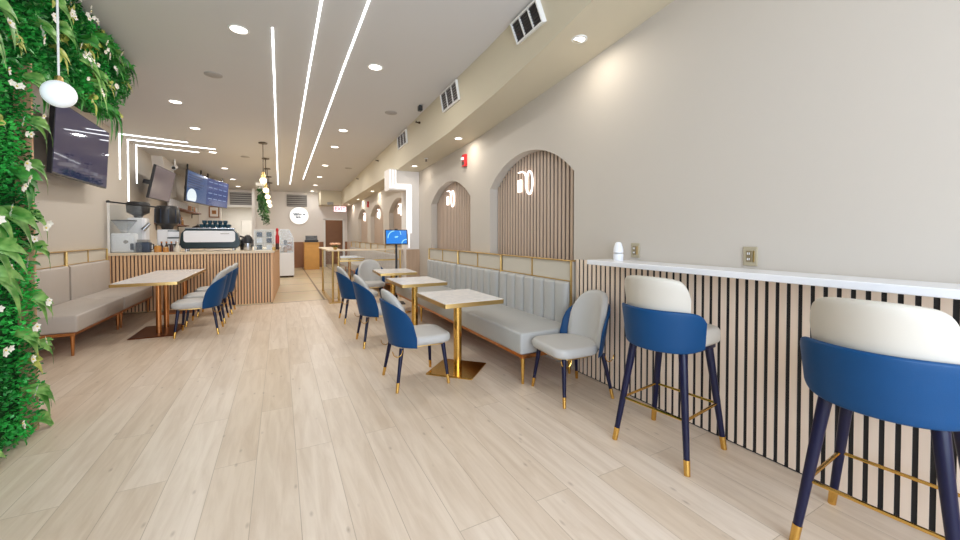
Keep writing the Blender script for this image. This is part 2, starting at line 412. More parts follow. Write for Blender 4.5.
# front wall behind the camera, with the shop window
mb = MB()
mb.box(XL - 0.15, -2.1, YF - 0.2, YF, 0, 3.6).box(2.5, XR + 0.35, YF - 0.2, YF, 0, 3.6).box(-2.1, 2.5, YF - 0.2, YF, 0, 0.4).box(-2.1, 2.5, YF - 0.2, YF, 3.05, 3.6)
struct(mb.build('wall_front', 'wall'), 'front wall around the shop window')
wf = MB().box(-2.1, -2.04, YF - 0.12, YF - 0.04, 0.4, 3.05).box(2.44, 2.5, YF - 0.12, YF - 0.04, 0.4, 3.05).box(-2.04, 2.44, YF - 0.12, YF - 0.04, 0.4, 0.46).box(-2.04, 2.44, YF - 0.12, YF - 0.04, 2.99, 3.05).box(-0.53, -0.47, YF - 0.12, YF - 0.04, 0.46, 2.99).box(0.97, 1.03, YF - 0.12, YF - 0.04, 0.46, 2.99).build('window_1', 'white_frame')
struct(wf, 'shop window frame')
struct(MB().box(-2.04, 2.44, YF - 0.09, YF - 0.08, 0.46, 2.99).build('pane', 'glass', wf))

# back wall with kitchen opening, doorway alcove
mb = MB()
mb.box(XL - 0.15, -2.05, YB, YB + 0.15, 0, 3.5).box(-2.05, -0.89, YB, YB + 0.15, 2.57, 3.5).box(-0.89, 1.76, YB, YB + 0.15, 0, 3.5)
mb.box(1.76, 2.52, YB, YB + 0.15, 2.06, 3.5).box(2.52, XR + 0.3, YB, YB + 0.15, 0, 3.5)
struct(mb.build('wall_back', 'white_wall'), 'far back wall with kitchen opening and doorway')
struct(MB().box(XL, -0.7, 20.4, 20.5, 0, 3.3).box(-0.72, -0.62, YB + 0.15, 20.4, 0, 3.3).build('wall_kitchen', 'kitchen'), 'pale kitchen wall seen through the opening')
struct(MB().box(1.6, 2.7, 19.6, 19.7, 0, 3.3).build('wall_passage', 'brown_wood'), 'brown wall of the dim passage behind the doorway')
struct(MB().box(-2.12, -0.84, YB - 0.10, YB, 2.50, 2.60, 0.01).build('trim_1', 'white_frame'), 'white lintel over the kitchen opening')
struct(MB().box(1.70, 1.77, YB - 0.04, YB, 0, 2.1).box(2.51, 2.58, YB - 0.04, YB, 0, 2.1).box(1.70, 2.58, YB - 0.04, YB, 2.06, 2.13).build('trim_2', 'white_frame'), 'white casing around the far doorway')
struct(MB().box(-1.55, -1.0, 20.36, 20.4, 0, 2.05, 0.01).box(-1.12, -1.08, 20.32, 20.36, 0.95, 1.05, 0.01).build('door_1', 'white_frame'), 'white kitchen door')
# beam above exit doorway
struct(MB().box(1.50, XR, 16.9, YB, 2.66, 3.4).build('trim_3', 'soffit'), 'low cream bulkhead above the exit doorway')

# soffit along the right wall
st = [(-2.4, 1.93, 2.05, 3.42), (1.93, 1.96, 2.09, 3.205), (2.8, 1.99, 2.15, 3.11), (3.77, 2.05, 2.19, 3.02), (5.13, 2.10, 2.19, 2.895), (7.93, 2.16, 2.20, 2.775), (16.9, 2.30, 2.30, 2.66)]
mb = MB(); mb.loft([[(xt, y, 3.6), (xb, y, zb), (XR, y, zb), (XR, y, 3.6)] if False else [(xt, y, ceilz(y) + 0.02), (xb, y, zb), (XR + 0.02, y, zb), (XR + 0.02, y, ceilz(y) + 0.02)] for y, xt, xb, zb in st])
struct(mb.build('soffit', 'soffit', None, True, 50), 'cream boxed soffit along the right wall')
def soff(y):
    for a, b in zip(st, st[1:]):
        if a[0] <= y <= b[0]:
            t = (y - a[0]) / (b[0] - a[0]); return [a[i] + (b[i] - a[i]) * t for i in range(4)]
    return list(st[-1])

# pillar and header beyond the bench
struct(MB().box(2.43, XR, 8.0, 8.42, 0, 2.80).box(2.05, 2.43, 8.0, 8.42, 2.36, 2.80).build('pillar', 'white_wall'), 'white pillar and header at the end of the bench')
# baseboard and wainscot of far alcove
struct(MB().box(XR - 0.03, XR, 8.42, 17.98, 0, 1.10).build('trim_4', 'wainscot'), 'oak wainscot on the far right wall')
mb = MB(); mb.box(2.41, XR, 7.965, 8.0, 0, 1.09)
struct(mb.build('trim_5', 'wainscot'), 'oak wainscot on the pillar')
struct(MB().box(0.2, 1.69, YB - 0.03, YB, 0, 1.10).box(2.585, XR, YB - 0.03, YB, 0, 1.10).build('trim_6', 'brown_wood'), 'brown wainscot on the back wall')
struct(MB().box(XR - 0.012, XR, -2.2, 2.9, 0, 0.02).build('baseboard_right', 'black'))

# ------------------------------------------------------------------ slatted panels
def slats(mb, axis, a, b, z0, z1, front, depth, pitch, w, ztop=None):
    n = int((b - a) / pitch)
    for i in range(n + 1):
        c = a + pitch * (i + 0.5)
        if c + w / 2 > b: break
        t = z1 if ztop is None else ztop(c)
        if axis == 'y': mb.box(front, front + depth, c - w / 2, c + w / 2, z0, t)
        else: mb.box(c - w / 2, c + w / 2, front, front + depth, z0, t)
bp = thing('slat_panel', 'pale oak slat panel on black backing below the white bar counter', 'wall panel', (0, 0, 0))
MB().box(2.690, 2.699, -2.15, 2.99, 0.0, 1.140).box(2.690, 2.699, 2.54, 2.99, 1.140, 1.15).build('backing', 'black', bp)
mb = MB(); slats(mb, 'y', -2.15, 2.995, 0.01, 1.140, 2.683, 0.007, 0.0578, 0.0355, lambda c: 1.152 if c > 2.56 else 1.1405); mb.build('slats', 'slat', bp)

h_ = ZA - ZS; R_ = (HW * HW + h_ * h_) / (2 * h_)
names_arch = ['large arched slat panel nearest the bar, with glowing logo', 'second arched slat panel above the grey bench',
              'arched panel just beyond the white pillar', 'middle arched panel of the far alcove', 'farthest arched panel near the exit doorway']
for k, yc in enumerate(ARCH):
    t = thing('arched_panel', names_arch[k], 'wall panel', (XR + AD, yc, 1.1), 0, 'arched slat panels on the right wall')
    pts = [(p[0] - yc, p[1] - 1.1) for p in arch_pts(yc, 1.1)]
    MB().prism(pts, 'x', 0.0, 0.02).build('backing', 'black', t)
    za = arch_z(yc); h_ = za[1] - za[0]; R_ = (HW * HW + h_ * h_) / (2 * h_)
    mb = MB(); zt = lambda c: za[1] - R_ + math.sqrt(R_ * R_ - c * c) - 1.1 - 0.004
    slats(mb, 'y', -HW + 0.005, HW, 0.0, 1, -0.012, 0.012, 0.068, 0.040, zt); mb.build('slats', 'slat_shaded', t)
    # neon logo: upright plate, hook and ring
    g = thing('neon_sign', ['glowing white loop-shaped logo on the arch nearest the bar', 'glowing white loop logo on the second arch',
        'glowing white loop logo on the arch beyond the pillar', 'glowing white loop logo on the middle far arch', 'glowing white loop logo on the farthest arch'][k],
        'neon sign', (XR + AD - 0.035, yc + 0.14, 2.085), 0, 'glowing logos in the arches'); g.scale = (0.8, 0.8, 0.72)
    MB().box(-0.015, 0.0, 0.10, 0.20, -0.17, 0.05).build('plate', 'neon', g)
    pts = [(0, 0.20, 0.19)] + [(0, 0.03 + 0.13 * math.cos(a), 0.06 + 0.13 * math.sin(a)) for a in [PI / 2 - PI / 2 * i / 8 * 1.0 for i in range(0)]]
    pts = [(0, 0.20, 0.19), (0, 0.14, 0.19)] + [(0, 0.10 - 0.12 * math.sin(PI / 2 * i / 8), 0.06 + 0.13 * math.cos(PI / 2 * i / 8)) for i in range(9)] + [(0, -0.02, -0.10)]
    MB().tube(pts, 0.013, 8).build('hook', 'neon', g, True)
    ring = [(0, -0.115 + 0.085 * math.cos(2 * PI * i / 28), -0.03 + 0.20 * math.sin(2 * PI * i / 28)) for i in range(28)]
    MB().tube(ring, 0.013, 8, True).build('ring', 'neon', g, True)

# ------------------------------------------------------------------ bar counter
bc = thing('bar_counter', 'long white quartz bar shelf along the right wall', 'counter', (0, 0, 0))
MB().box(2.40, 2.698, -2.1, 2.53, 1.141, 1.181, 0.005).build('countertop', 'white_stone', bc)
for i in range(4): MB().prism([(2.667, 1.146), (2.47, 1.146), (2.667, 1.02)], 'y', -1.8 + 0.001 + i * 1.35, -1.76 + i * 1.35).build('bracket', 'black_plastic', bc) if i == -1 else None
for k, (y, z) in enumerate(((1.36, 1.262), (2.26, 1.268))):
    t = thing('wall_outlet', ['bronze outlet plate above the bar in the middle of wall', 'bronze outlet plate behind the white dispenser on the bar'][k], 'outlet', (XR, y, z), 0, 'outlets above the bar')
    MB().box(-0.012, 0, -0.042, 0.042, -0.062, 0.062, 0.004).build('plate', 'plate', t)
    mb = MB().box(-0.016, -0.011, -0.010, 0.022, -0.036, 0.036, 0.002); mb.build('socket', 'plate_dark', t)
    MB().box(-0.018, -0.011, -0.026, -0.020, -0.036, 0.036).build('strip', 'gold_trim', t)
    for s in (-1, 1): MB().box(-0.0185, -0.0155, 0.0, 0.004, s * 0.018 - 0.007, s * 0.018 + 0.007).box(-0.0185, -0.0155, 0.010, 0.014, s * 0.018 - 0.007, s * 0.018 + 0.007).build('slot', 'white_plastic', t)
t = thing('dispenser', 'small white tapered dispenser standing on the bar end', 'dispenser', (2.60, 2.36, 1.181))
MB().lathe([(0.040, 0), (0.042, 0.01), (0.042, 0.055), (0.034, 0.06)], n=24).build('base', 'white_plastic', t, True)
MB().lathe([(0.033, 0.06), (0.033, 0.067)], n=24).build('band', 'grey_vent', t, True)
MB().lathe([(0.042, 0.067), (0.040, 0.10), (0.028, 0.145), (0.015, 0.158), (0.001, 0.16)], n=24).build('cap', 'white_plastic', t, True)

# ------------------------------------------------------------------ seating
def leg(root, p_top, p_bot, r0, r1, tip_h):
    a, b = Vector(p_top), Vector(p_bot); t = tip_h / (a.z - b.z); c = b + (a - b) * t
    L = MB().cyl(a, c, r0, r1 + (r0 - r1) * t * 1.0, 18).build('leg', 'navy', root, True)
    MB().cyl(b, c, r1 + 0.0012, r1 + (r0 - r1) * t + 0.0018, 18).build('leg_tip', 'gold', L, True)
def seat_outline(xf, xb, hy, rf, n=10):
    # straight rounded front at +x, elliptical rear at -x
    pts = []
    for i in range(n + 1):
        a = PI / 2 * i / n; pts.append((xf - rf + rf * math.cos(a), hy * 1.02 - rf + rf * math.sin(a)))
    for i in range(1, 2 * n):
        a = PI / 2 + PI * i / (2 * n); pts.append((abs(xb) * math.cos(a), hy * math.sin(a)))
    for i in range(n + 1):
        a = -PI / 2 + PI / 2 * i / n; pts.append((xf - rf + rf * math.cos(a), -(hy * 1.02 - rf) + rf * math.sin(a)))
    return pts
def make_chair():
    t = thing('dining_chair', 'x', 'chair')
    mb = MB(); cushion(mb, seat_outline(0.305, 0.205, 0.252, 0.11), 0.385, 0.468, 0.034); mb.build('seat', 'grey_leather', t, True)
    mb = MB(); mb.loft([[(p[0] + 0.03, p[1], z) for p in seat_outline(0.235, 0.215, 0.212, 0.09)] for z in (0.372, 0.387)]); mb.build('seat_trim', 'gold_trim', t, True)
    mb = MB(); shell(mb, 0.02, 0.264, 0.292, 72, lambda u: 0.378, lambda u: 0.635 + 0.175 * (1 - u * u) - 0.16 * abs(u) ** 12, 0.022, 0.20); mb.build('back_shell', 'blue', t, True)
    mb = MB(); shell(mb, 0.02, 0.264, 0.288, 57, lambda u: 0.43, lambda u: 0.52 + 0.375 * max(0.0, 1 - abs(u) ** 2.6) ** 0.55, 0.055, 0.20, inset=0.016); mb.build('backrest', 'grey_leather', t, True)
    for sx, sy in ((1, 1), (1, -1), (-1, 1), (-1, -1)):
        leg(t, (0.02 + sx * 0.20, sy * 0.19, 0.375), (0.255 if sx > 0 else -0.24, sy * 0.25, 0), 0.021, 0.012, 0.085)
    for sy in (-1, 1):
        pts = [(-0.225 + 0.045 * math.cos(PI * i / 10 + PI), sy * 0.222, 0.365 + 0.055 * math.sin(PI * i / 10 + PI)) for i in range(11)]
        MB().tube(pts, 0.004, 6).build('ring_handle', 'gold', t, True)
    return t
ch0 = make_chair()
CG = 'blue and cream dining chairs'
chairs = [((2.295, 2.60, 0), PI - 0.09, 'cream chair with blue sides backed against the slatted wall beside the bench'),
          ((1.145, 3.545, 0), 0.0, 'blue-backed chair at the marble table nearest the camera'),
          ((1.14, 5.02, 0), 0.0, 'blue-backed chair at the second marble table'),
          ((1.12, 6.50, 0), 0.03, 'blue-backed chair at the third marble table'),
          ((1.60, 7.74, 0), -PI / 2 - 0.1, 'cream chair facing the camera beyond the third marble table'),
          ((-1.02, 6.69, 0), PI, 'blue-backed chair at the left table, nearest of its row'),
          ((-1.02, 7.42, 0), PI, 'blue-backed chair at the left table, middle of its row'),
          ((-1.0, 8.20, 0), PI, 'blue-backed chair at the left, last before the slatted counter')]
for i, (l, r, lab) in enumerate(chairs):
    if i == 0: ch0.location = l; ch0.rotation_euler = (0, 0, r); ch0['label'] = lab; ch0['group'] = CG
    else: copy_tree(ch0, l, r, lab, CG)
# the chair by the wall shows a brass loop under its front corner too
pts = [(0.205 + 0.05 * math.cos(PI * i / 10 + PI), 0.205, 0.368 + 0.06 * math.sin(PI * i / 10 + PI)) for i in range(11)]
MB().tube(pts, 0.005, 6).build('ring_handle', 'gold', ch0, True)

def make_stool():
    t = thing('bar_stool', 'x', 'bar stool')
    mb = MB(); cushion(mb, seat_outline(0.285, 0.225, 0.222, 0.09), 0.69, 0.80, 0.035); mb.build('seat', 'cream_leather', t, True)
    MB().loft([[(p[0] + 0.02, p[1], z) for p in seat_outline(0.23, 0.215, 0.205, 0.08)] for z in (0.672, 0.692)]).build('seat_base', 'navy', t, True)
    mb = MB(); shell(mb, 0.05, 0.315, 0.286, 66, lambda u: 0.680 + 0.035 * abs(u) ** 6, lambda u: 0.945 - 0.02 * abs(u) ** 3 - 0.05 * abs(u) ** 14, 0.026, 0.16, n=40); mb.build('back_band', 'blue', t, True)
    mb = MB(); shell(mb, 0.05, 0.315, 0.286, 50, lambda u: 0.76, lambda u: 1.145 - 0.03 * abs(u) ** 2.2 - 0.10 * abs(u) ** 12, 0.052, 0.16, n=40, inset=0.022); mb.build('backrest', 'cream_leather', t, True)
    T, B = [], []
    for sx, sy in ((1, 1), (1, -1), (-1, 1), (-1, -1)):
        tp, bt = (0.02 + sx * 0.165, sy * 0.165, 0.675), (sx * 0.24, sy * 0.243, 0)
        leg(t, tp, bt, 0.026, 0.016, 0.085)
    q = []
    for sx, sy in ((1, 1), (-1, 1), (-1, -1), (1, -1)):
        k = 0.295 / 0.675; q.append((sx * 0.24 + (0.02 + sx * 0.165 - sx * 0.24) * k, sy * (0.243 + (0.165 - 0.243) * k), 0.295))
    MB().tube([p for i in range(4) for p in [tuple(q[i][c] + (q[(i + 1) % 4][c] - q[i][c]) * f for c in range(3)) for f in (0.03, 0.5, 0.97)]], 0.0085, 8, True).build('footrest', 'gold', t, True)
    return t
st0 = make_stool(); SG = 'blue and cream bar stools'
st0.location = (2.29, 1.645, 0); st0.rotation_euler = (0, 0, 0.13); st0['label'] = 'whole blue and cream bar stool, farther along the bar'; st0['group'] = SG
copy_tree(st0, (2.315, 0.62, 0), 0.07, 'blue and cream bar stool nearest the camera, cut by the frame edge', SG)

# ------------------------------------------------------------------ tables
def make_table(hx, hy, posts, base, brot, name='pedestal_table', pm='gold', pr=0.043):
    t = thing(name, 'x', 'table')
    MB().loft([[(p[0], p[1], z) for p in rrect(hx - 0.004, hy - 0.004, 0.018, 4)] for z in (0.712, 0.752)]).build('tabletop', 'marble', t, True)
    mb = MB(); o, i_ = rrect(hx, hy, 0.02, 4), rrect(hx - 0.006, hy - 0.006, 0.016, 4)
    mb.loft([[(p[0], p[1], 0.708) for p in i_], [(p[0], p[1], 0.708) for p in o], [(p[0], p[1], 0.7495) for p in o], [(p[0], p[1], 0.7495) for p in i_]], False)
    mb.build('edge_band', 'gold_trim', t, True)
    for (px, py) in posts:
        MB().cyl((px, py, 0.012), (px, py, 0.70), pr, n=24).build('pedestal', pm, t, True)
        MB().box(px - 0.12, px + 0.12, py - 0.12, py + 0.12, 0.70, 0.709).build('top_plate', 'black_plastic', t)
    m = Matrix.Rotation(brot, 4, 'Z'); mb = MB(); mb.box(-base[0], base[0], -base[1], base[1], 0.0, 0.014, 0.004)
    bo = mb.build('base_plate', pm, t); bo.rotation_euler = (0, 0, brot)
    return t
tb = make_table(0.325, 0.42, [(-0.04, -0.08)], (0.245, 0.245), math.radians(45)); tb.location = (1.68, 3.70, 0)
for c in tb.children:
    if c.name.startswith('base_plate'): c.location = (-0.055, -0.10, 0)
tb['label'] = 'white marble table with brass pedestal, nearest the camera on the right'; tb['group'] = 'white marble pedestal tables'
copy_tree(tb, (1.72, 5.26, 0), 0.0, 'white marble table second from the camera on the right')
copy_tree(tb, (1.83, 6.83, 0), -0.06, 'white marble table beside the kiosk screen stand')
copy_tree(tb, (1.82, 11.6, 0), 0.0, 'white marble table behind the glass divider')
lt = make_table(0.365, 0.85, [(0.10, -0.63), (0.10, -0.22)], (0.25, 0.40), 0, 'pedestal_table', 'copper', 0.032); lt.location = (-1.63, 7.50, 0)
for c in lt.children:
    if c.name.startswith('base_plate'): c.location = (0.07, -0.47, 0); c.data.materials[0] = M['dark_copper']
lt['label'] = 'long marble table with twin brass posts on the left'; lt['group'] = 'left marble tables'
lt2 = make_table(0.365, 0.27, [(0.08, 0.0)], (0.25, 0.2), 0, 'pedestal_table', 'copper', 0.032); lt2.location = (-1.63, 8.65, 0)
lt2['label'] = 'small marble table next to the slatted counter on the left'; lt2['group'] = 'left marble tables'

# ------------------------------------------------------------------ benches
def make_bench(L, depth, seat_z, channels, leather, post_ends, side=1, leg_ends=(True, False), ext=0.0, cz=0.915, rz_=1.14):
    """local: wall plane at x=0 (wall side), front toward -x, runs y 0..L"""
    t = thing('bench', 'x', 'bench')
    mb = MB(); mb.box(-depth, -0.11, 0.003 - ext, L - 0.003, seat_z - 0.20, seat_z, 0.022, 3); mb.build('seat', leather, t, True)
    MB().box(-depth + 0.02, -0.05, -ext, L, seat_z - 0.235, seat_z - 0.20, 0.003).build('base_frame', 'copper', t)
    for y in ([0.03 - ext] if leg_ends[0] else []) + ([L - 0.03] if leg_ends[1] else []):
        for x in (-depth + 0.06, -0.12):
            MB().cyl((x, y + (0.03 if y < 0.1 else -0.03), seat_z - 0.235), (x, y + (0.03 if y < 0.1 else -0.03), 0), 0.021, 0.013, 14).build('leg', 'gold' if leather == 'bench_leather' else 'copper', t, True)
    # upright cushions with vertical channels
    n = channels; w = (L - 0.05) / n; mb = MB()
    for i in range(n):
        y0 = 0.025 + i * w
        prof = [(y0 + 0.001, 0.0)]
        k = 8
        dep = 0.026 if n > 3 else 0.010
        for j in range(k + 1):
            u = j / k; prof.append((y0 + 0.001 + (w - 0.002) * u, -0.052 - dep * (1 - abs(2 * u - 1) ** 4)))
        prof.append((y0 + w - 0.001, 0.0))
        z0, z1 = seat_z - 0.01, cz
        rings = []
        for z, ins in ((z0, 0), (z1 - 0.03, 0), (z1 - 0.010, 0.008), (z1, 0.025)):
            rings.append([(-0.048 + min(0, p[1] + ins) if p[1] < 0 else -0.048, p[0], z) for p in prof])
        mb.loft(rings)
    mb.build('back_cushion', leather, t, True, 60)
    MB().box(-0.046, -0.012, 0.02, L - 0.02, seat_z - 0.05, rz_ - 0.015).build('back_panel', 'panel_beige', t)
    # brass frame: posts, top rail, lower rail, middle stile
    mb = MB(); mb.box(-0.070, -0.0, 0.0, L, rz_ - 0.014, rz_, 0.005).box(-0.055, -0.03, 0.02, L - 0.02, cz + 0.003, cz + 0.013)
    for y in post_ends: mb.box(-0.075, -0.048, y * (L - 0.014), y * (L - 0.014) + 0.014, seat_z - 0.02, rz_ - 0.01, 0.005)
    mb.box(-0.06, -0.03, L / 2 - 0.004, L / 2 + 0.004, cz + 0.01, rz_ - 0.015)
    mb.build('brass_frame', 'gold_trim', t)
    return t
b0 = make_bench(1.40, 0.745, 0.49, 7, 'bench_leather', (0, 1), ext=0.10); b0.location = (XR - 0.002, 3.0, 0); b0['group'] = 'grey bench units along the right wall'
b0['label'] = 'grey channelled bench unit beside the bar, nearest the camera'
b1 = make_bench(1.40, 0.745, 0.49, 7, 'bench_leather', (0, 1)); b1.location = (XR - 0.002, 4.402, 0); b1['group'] = b0['group']; b1['label'] = 'grey channelled bench unit, middle of the right wall'
copy_tree(b1, (XR - 0.002, 5.804, 0), 0, 'grey channelled bench unit next to the white pillar')
mb_l = make_bench(1.5, 0.68, 0.475, 2, 'bench_warm', (0, 1), leg_ends=(True, True), cz=0.96, rz_=1.17); mb_l.location = (XL + 0.002, 7.52, 0); mb_l.rotation_euler = (0, 0, PI); mb_l['group'] = 'greige bench units along the left wall'
mb_l['label'] = 'greige bench unit on the left, nearest the green wall'
copy_tree(mb_l, (XL + 0.002, 8.975, 0), PI, 'greige bench unit on the left against the slatted counter').scale = (1, 0.965, 1)

# ------------------------------------------------------------------ service counter
def slats_side(mb):
    for i in range(58):
        y = 9.03 + i * 0.0512; x = -0.155 + (y - 9.016) * 0.0419; mb.box(x, x + 0.018, y - 0.0155, y + 0.0155, 0, 1.03)
sc = thing('service_counter', 'cafe counter faced with honey oak slats and pale top', 'counter', (0, 0, 0))
MB().box(-2.75, -0.75, 9.016, 10.35, 0, 1.03).prism([(-0.75, 9.016), (-0.155, 9.016), (-0.030, 12.0), (-0.75, 12.0)], 'z', 0, 1.03).build('body', 'dark_brown', sc)
mb = MB(); slats(mb, 'x', -2.75, -0.13, 0.0, 1.03, 9.002, 0.013, 0.0512, 0.0325)
slats_side(mb); mb.build('slats', 'slat_warm', sc)
MB().prism([(-2.755, 8.975), (-0.115, 8.975), (0.012, 12.02), (-0.80, 12.02), (-0.80, 10.40), (-2.755, 10.40)], 'z', 1.03, 1.075).build('countertop', 'counter_top', sc)
CT = 1.075
# espresso machine
t = thing('espresso_machine', 'wide white and dark teal espresso machine on the counter', 'coffee machine', (-1.26, 9.40, CT))
MB().prism([(-0.50, 0.14), (-0.47, 0.36), (-0.40, 0.45), (0.40, 0.45), (0.47, 0.36), (0.52, 0.14), (0.46, 0.06), (-0.46, 0.06)], 'y', 0.0, 0.30).build('body', 'teal', t)
pp = [(p[0], p[1] + 0.295) for p in rrect(0.43, 0.115, 0.05, 5)]
MB().prism(pp, 'y', -0.02, 0.0).build('back_panel', 'white_plastic', t)
MB().box(0.18, 0.33, -0.023, -0.02, 0.345, 0.357).build('badge', 'grey_vent', t)
MB().box(-0.42, 0.42, 0.02, 0.28, 0.45, 0.47, 0.004).build('cup_tray', 'steel', t)
for x in (-0.40, 0.40):
    for y in (0.05, 0.25): MB().cyl((x, y, 0), (x, y, 0.06), 0.025, n=12).build('foot', 'steel', t, True)
MB().box(-0.44, 0.44, 0.0, 0.34, 0.05, 0.075, 0.004).build('drip_tray', 'black_plastic', t)
for x in (-0.25, 0.0, 0.25): MB().cyl((x, 0.34, 0.13), (x, 0.34, 0.22), 0.035, n=14).cyl((x, 0.34, 0.15), (x, 0.46, 0.14), 0.012, n=8).build('group_head', 'steel', t, True)
def cup(mb, r=0.04, h=0.065): mb.lathe([(r * 0.6, 0), (r * 0.95, h * 0.4), (r, h), (r * 0.9, h), (r * 0.8, h * 0.45), (r * 0.4, 0.01)], n=14)
ORD = ['first', 'second', 'third', 'fourth', 'fifth', 'sixth', 'seventh', 'eighth', 'ninth']
rows_n = ['back', 'middle', 'front']
for j in range(3):
    for i in range(6):
        x = -1.40 + i * 0.088; y = 9.45 + j * 0.085
        mb = MB(); cup(mb, 0.042, 0.075); o = mb.build('cup', 'teal_cup', None, True); o.location = (x, y, CT + 0.47)
        tag(o, 'teal cup on the espresso machine, %s row, %s from the left' % (['nearest', 'middle', 'far'][j], ORD[i]), 'cup', 'teal cups on the espresso machine')
for j in range(1):
    for i in range(5):
        x = -1.356 + i * 0.088; y = 9.47
        mb = MB(); cup(mb, 0.042, 0.075); o = mb.build('cup', 'teal_cup', None, True); o.location = (x, y, CT + 0.546)
        tag(o, 'teal cup stacked in the upper layer on the espresso machine, %s from the left' % ORD[i], 'cup', 'upper teal cups on the espresso machine')
# sneeze guard
t = thing('sneeze_guard', 'clear acrylic guard with black top rod at the counter left end', 'screen', (-2.71, 9.08, CT))
MB().box(0.02, 0.46, 0, 0.01, 0, 0.86).build('pane', 'glass', t)
MB().cyl((0.0, 0.02, 0.92), (0.72, 0.02, 0.84), 0.014, n=10).sphere((0, 0.02, 0.92), 0.03, 10, 8).build('rod', 'black_plastic', t, True)
MB().box(-0.01, 0.02, -0.005, 0.015, 0, 0.90).build('post', 'white_frame', t)
# grinder / juicers
t = thing('coffee_grinder', 'white coffee grinder with clear funnel behind the guard', 'grinder', (-2.55, 9.30, CT))
MB().box(-0.17, 0.17, -0.12, 0.14, 0.0, 0.36, 0.04, 4).build('body', 'white_plastic', t, True)
MB().lathe([(0.05, 0.36), (0.06, 0.40), (0.17, 0.58), (0.165, 0.58), (0.05, 0.41)], n=24).build('funnel', 'acrylic', t, True)
MB().lathe([(0.17, 0.58), (0.18, 0.585), (0.18, 0.60), (0.02, 0.61)], n=24).build('lid', 'black_plastic', t, True)
MB().cyl((0.05, -0.125, 0.2), (0.05, -0.10, 0.2), 0.035, n=16).build('dial', 'steel', t, True)
MB().box(0.11, 0.16, -0.128, -0.11, 0.05, 0.17, 0.006).build('switch_panel', 'dkblue', t)
t = thing('coffee_grinder', 'tall white grinder with big black hopper', 'grinder', (-2.41, 9.70, CT))
MB().box(-0.19, 0.10, -0.12, 0.14, 0.12, 0.66, 0.03, 3).box(-0.19, 0.20, -0.14, 0.16, 0.0, 0.12, 0.02, 3).build('body', 'white_plastic', t, True)
MB().lathe([(0.06, 0.66), (0.07, 0.70), (0.17, 0.76), (0.18, 0.93), (0.16, 0.97), (0.01, 0.98)], c=(-0.04, 0, 0), n=24).build('hopper', 'black_plastic', t, True)
MB().cyl((0.06, -0.14, 0.42), (0.16, -0.14, 0.55), 0.045, 0.03, 14).build('spout', 'steel', t, True)
t = thing('bean_hopper', 'round black ribbed hopper machine beside the white grinder', 'hopper', (-2.08, 10.06, CT))
MB().box(-0.15, 0.15, -0.12, 0.12, 0.0, 0.44, 0.03, 3).build('body', 'white_plastic', t, True)
MB().lathe([(0.09, 0.44), (0.11, 0.50), (0.19, 0.56), (0.21, 0.70), (0.20, 0.88), (0.16, 0.93), (0.02, 0.94)], n=30).build('hopper', 'black_plastic', t, True)
for i in range(10): 
    a = 2 * PI * i / 10; MB().cyl((0.206 * math.cos(a), 0.206 * math.sin(a), 0.58), (0.202 * math.cos(a), 0.202 * math.sin(a), 0.86), 0.010, n=6).build('rib', 'dkblue', t, True)
t = thing('blender_jug', 'slate blue container between the two white grinders', 'container', (-2.25, 9.20, CT))
MB().box(-0.10, 0.10, -0.08, 0.08, 0, 0.19, 0.015, 2).build('body', 'dkblue', t, True)
MB().box(-0.085, 0.085, -0.07, 0.07, 0.19, 0.24, 0.01, 2).build('lid', 'grey_vent', t, True)
MB().tube([(0.10, 0, 0.16), (0.14, 0, 0.15), (0.14, 0, 0.06), (0.10, 0, 0.05)], 0.01, 8).build('handle', 'black_plastic', t, True)
for k, (x, r, h, m, lab) in enumerate(((-2.04, 0.055, 0.13, 'amber', 'amber jar on the counter right of the slate container'), (-1.92, 0.045, 0.10, 'amber', 'shorter amber jar beside the pale bottle'),)):
    t = thing('jar', lab, 'jar', (x, 9.16, CT))
    MB().lathe([(r, 0), (r, h * 0.8), (r * 0.8, h * 0.9), (r * 0.8, h * 0.92)], n=20).build('body', m, t, True); MB().lathe([(r * 0.85, h * 0.9), (r * 0.85, h), (0.01, h)], n=20).build('lid', 'gold_trim', t, True)
t = thing('bottle', 'pale squat bottle left of the espresso machine', 'bottle', (-1.74, 9.13, CT))
MB().lathe([(0.045, 0), (0.05, 0.05), (0.03, 0.12), (0.018, 0.15), (0.018, 0.19), (0.001, 0.19)], n=20).build('body', 'panel_beige', t, True); MB().cyl((0, 0, 0.19), (0, 0, 0.21), 0.02, n=14).build('cap', 'white_plastic', t, True)
for i in range(4):
    t = thing('syrup_bottle', '%s brown syrup bottle from the left beside the espresso machine' % ['first', 'second', 'third', 'fourth'][i], 'bottle', (-1.56 + 0.0, 9.52 + i * 0.06, CT), 0, 'brown syrup bottles')
    t.location.x = -1.84 + i * 0.02 if False else -1.93 + 0.0 * i
    t.location.x = -2.02 + i * 0.075; t.location.y = 9.33
    MB().lathe([(0.032, 0), (0.032, 0.10), (0.012, 0.14), (0.012, 0.17), (0.001, 0.17)], n=14).build('body', 'dark_brown', t, True); MB().cyl((0, 0, 0.17), (0, 0, 0.20), 0.014, n=10).build('cap', 'copper', t, True)
# teal box stack between (white & teal canisters)
for i in range(3):
    t = thing('canister', ['white and teal canister, lowest of the pile left of the espresso machine', 'white and teal canister in the middle of the pile', 'white and teal canister on top of the pile'][i], 'canister', (-1.90, 9.66, CT + 0.14 * i), 0.1 * i, 'piled canisters')
    MB().box(-0.09, 0.09, -0.08, 0.08, 0.0, 0.115, 0.01).build('body', 'white_plastic', t); MB().box(-0.092, 0.092, -0.082, 0.082, 0.115, 0.138, 0.006).build('lid', 'teal', t)
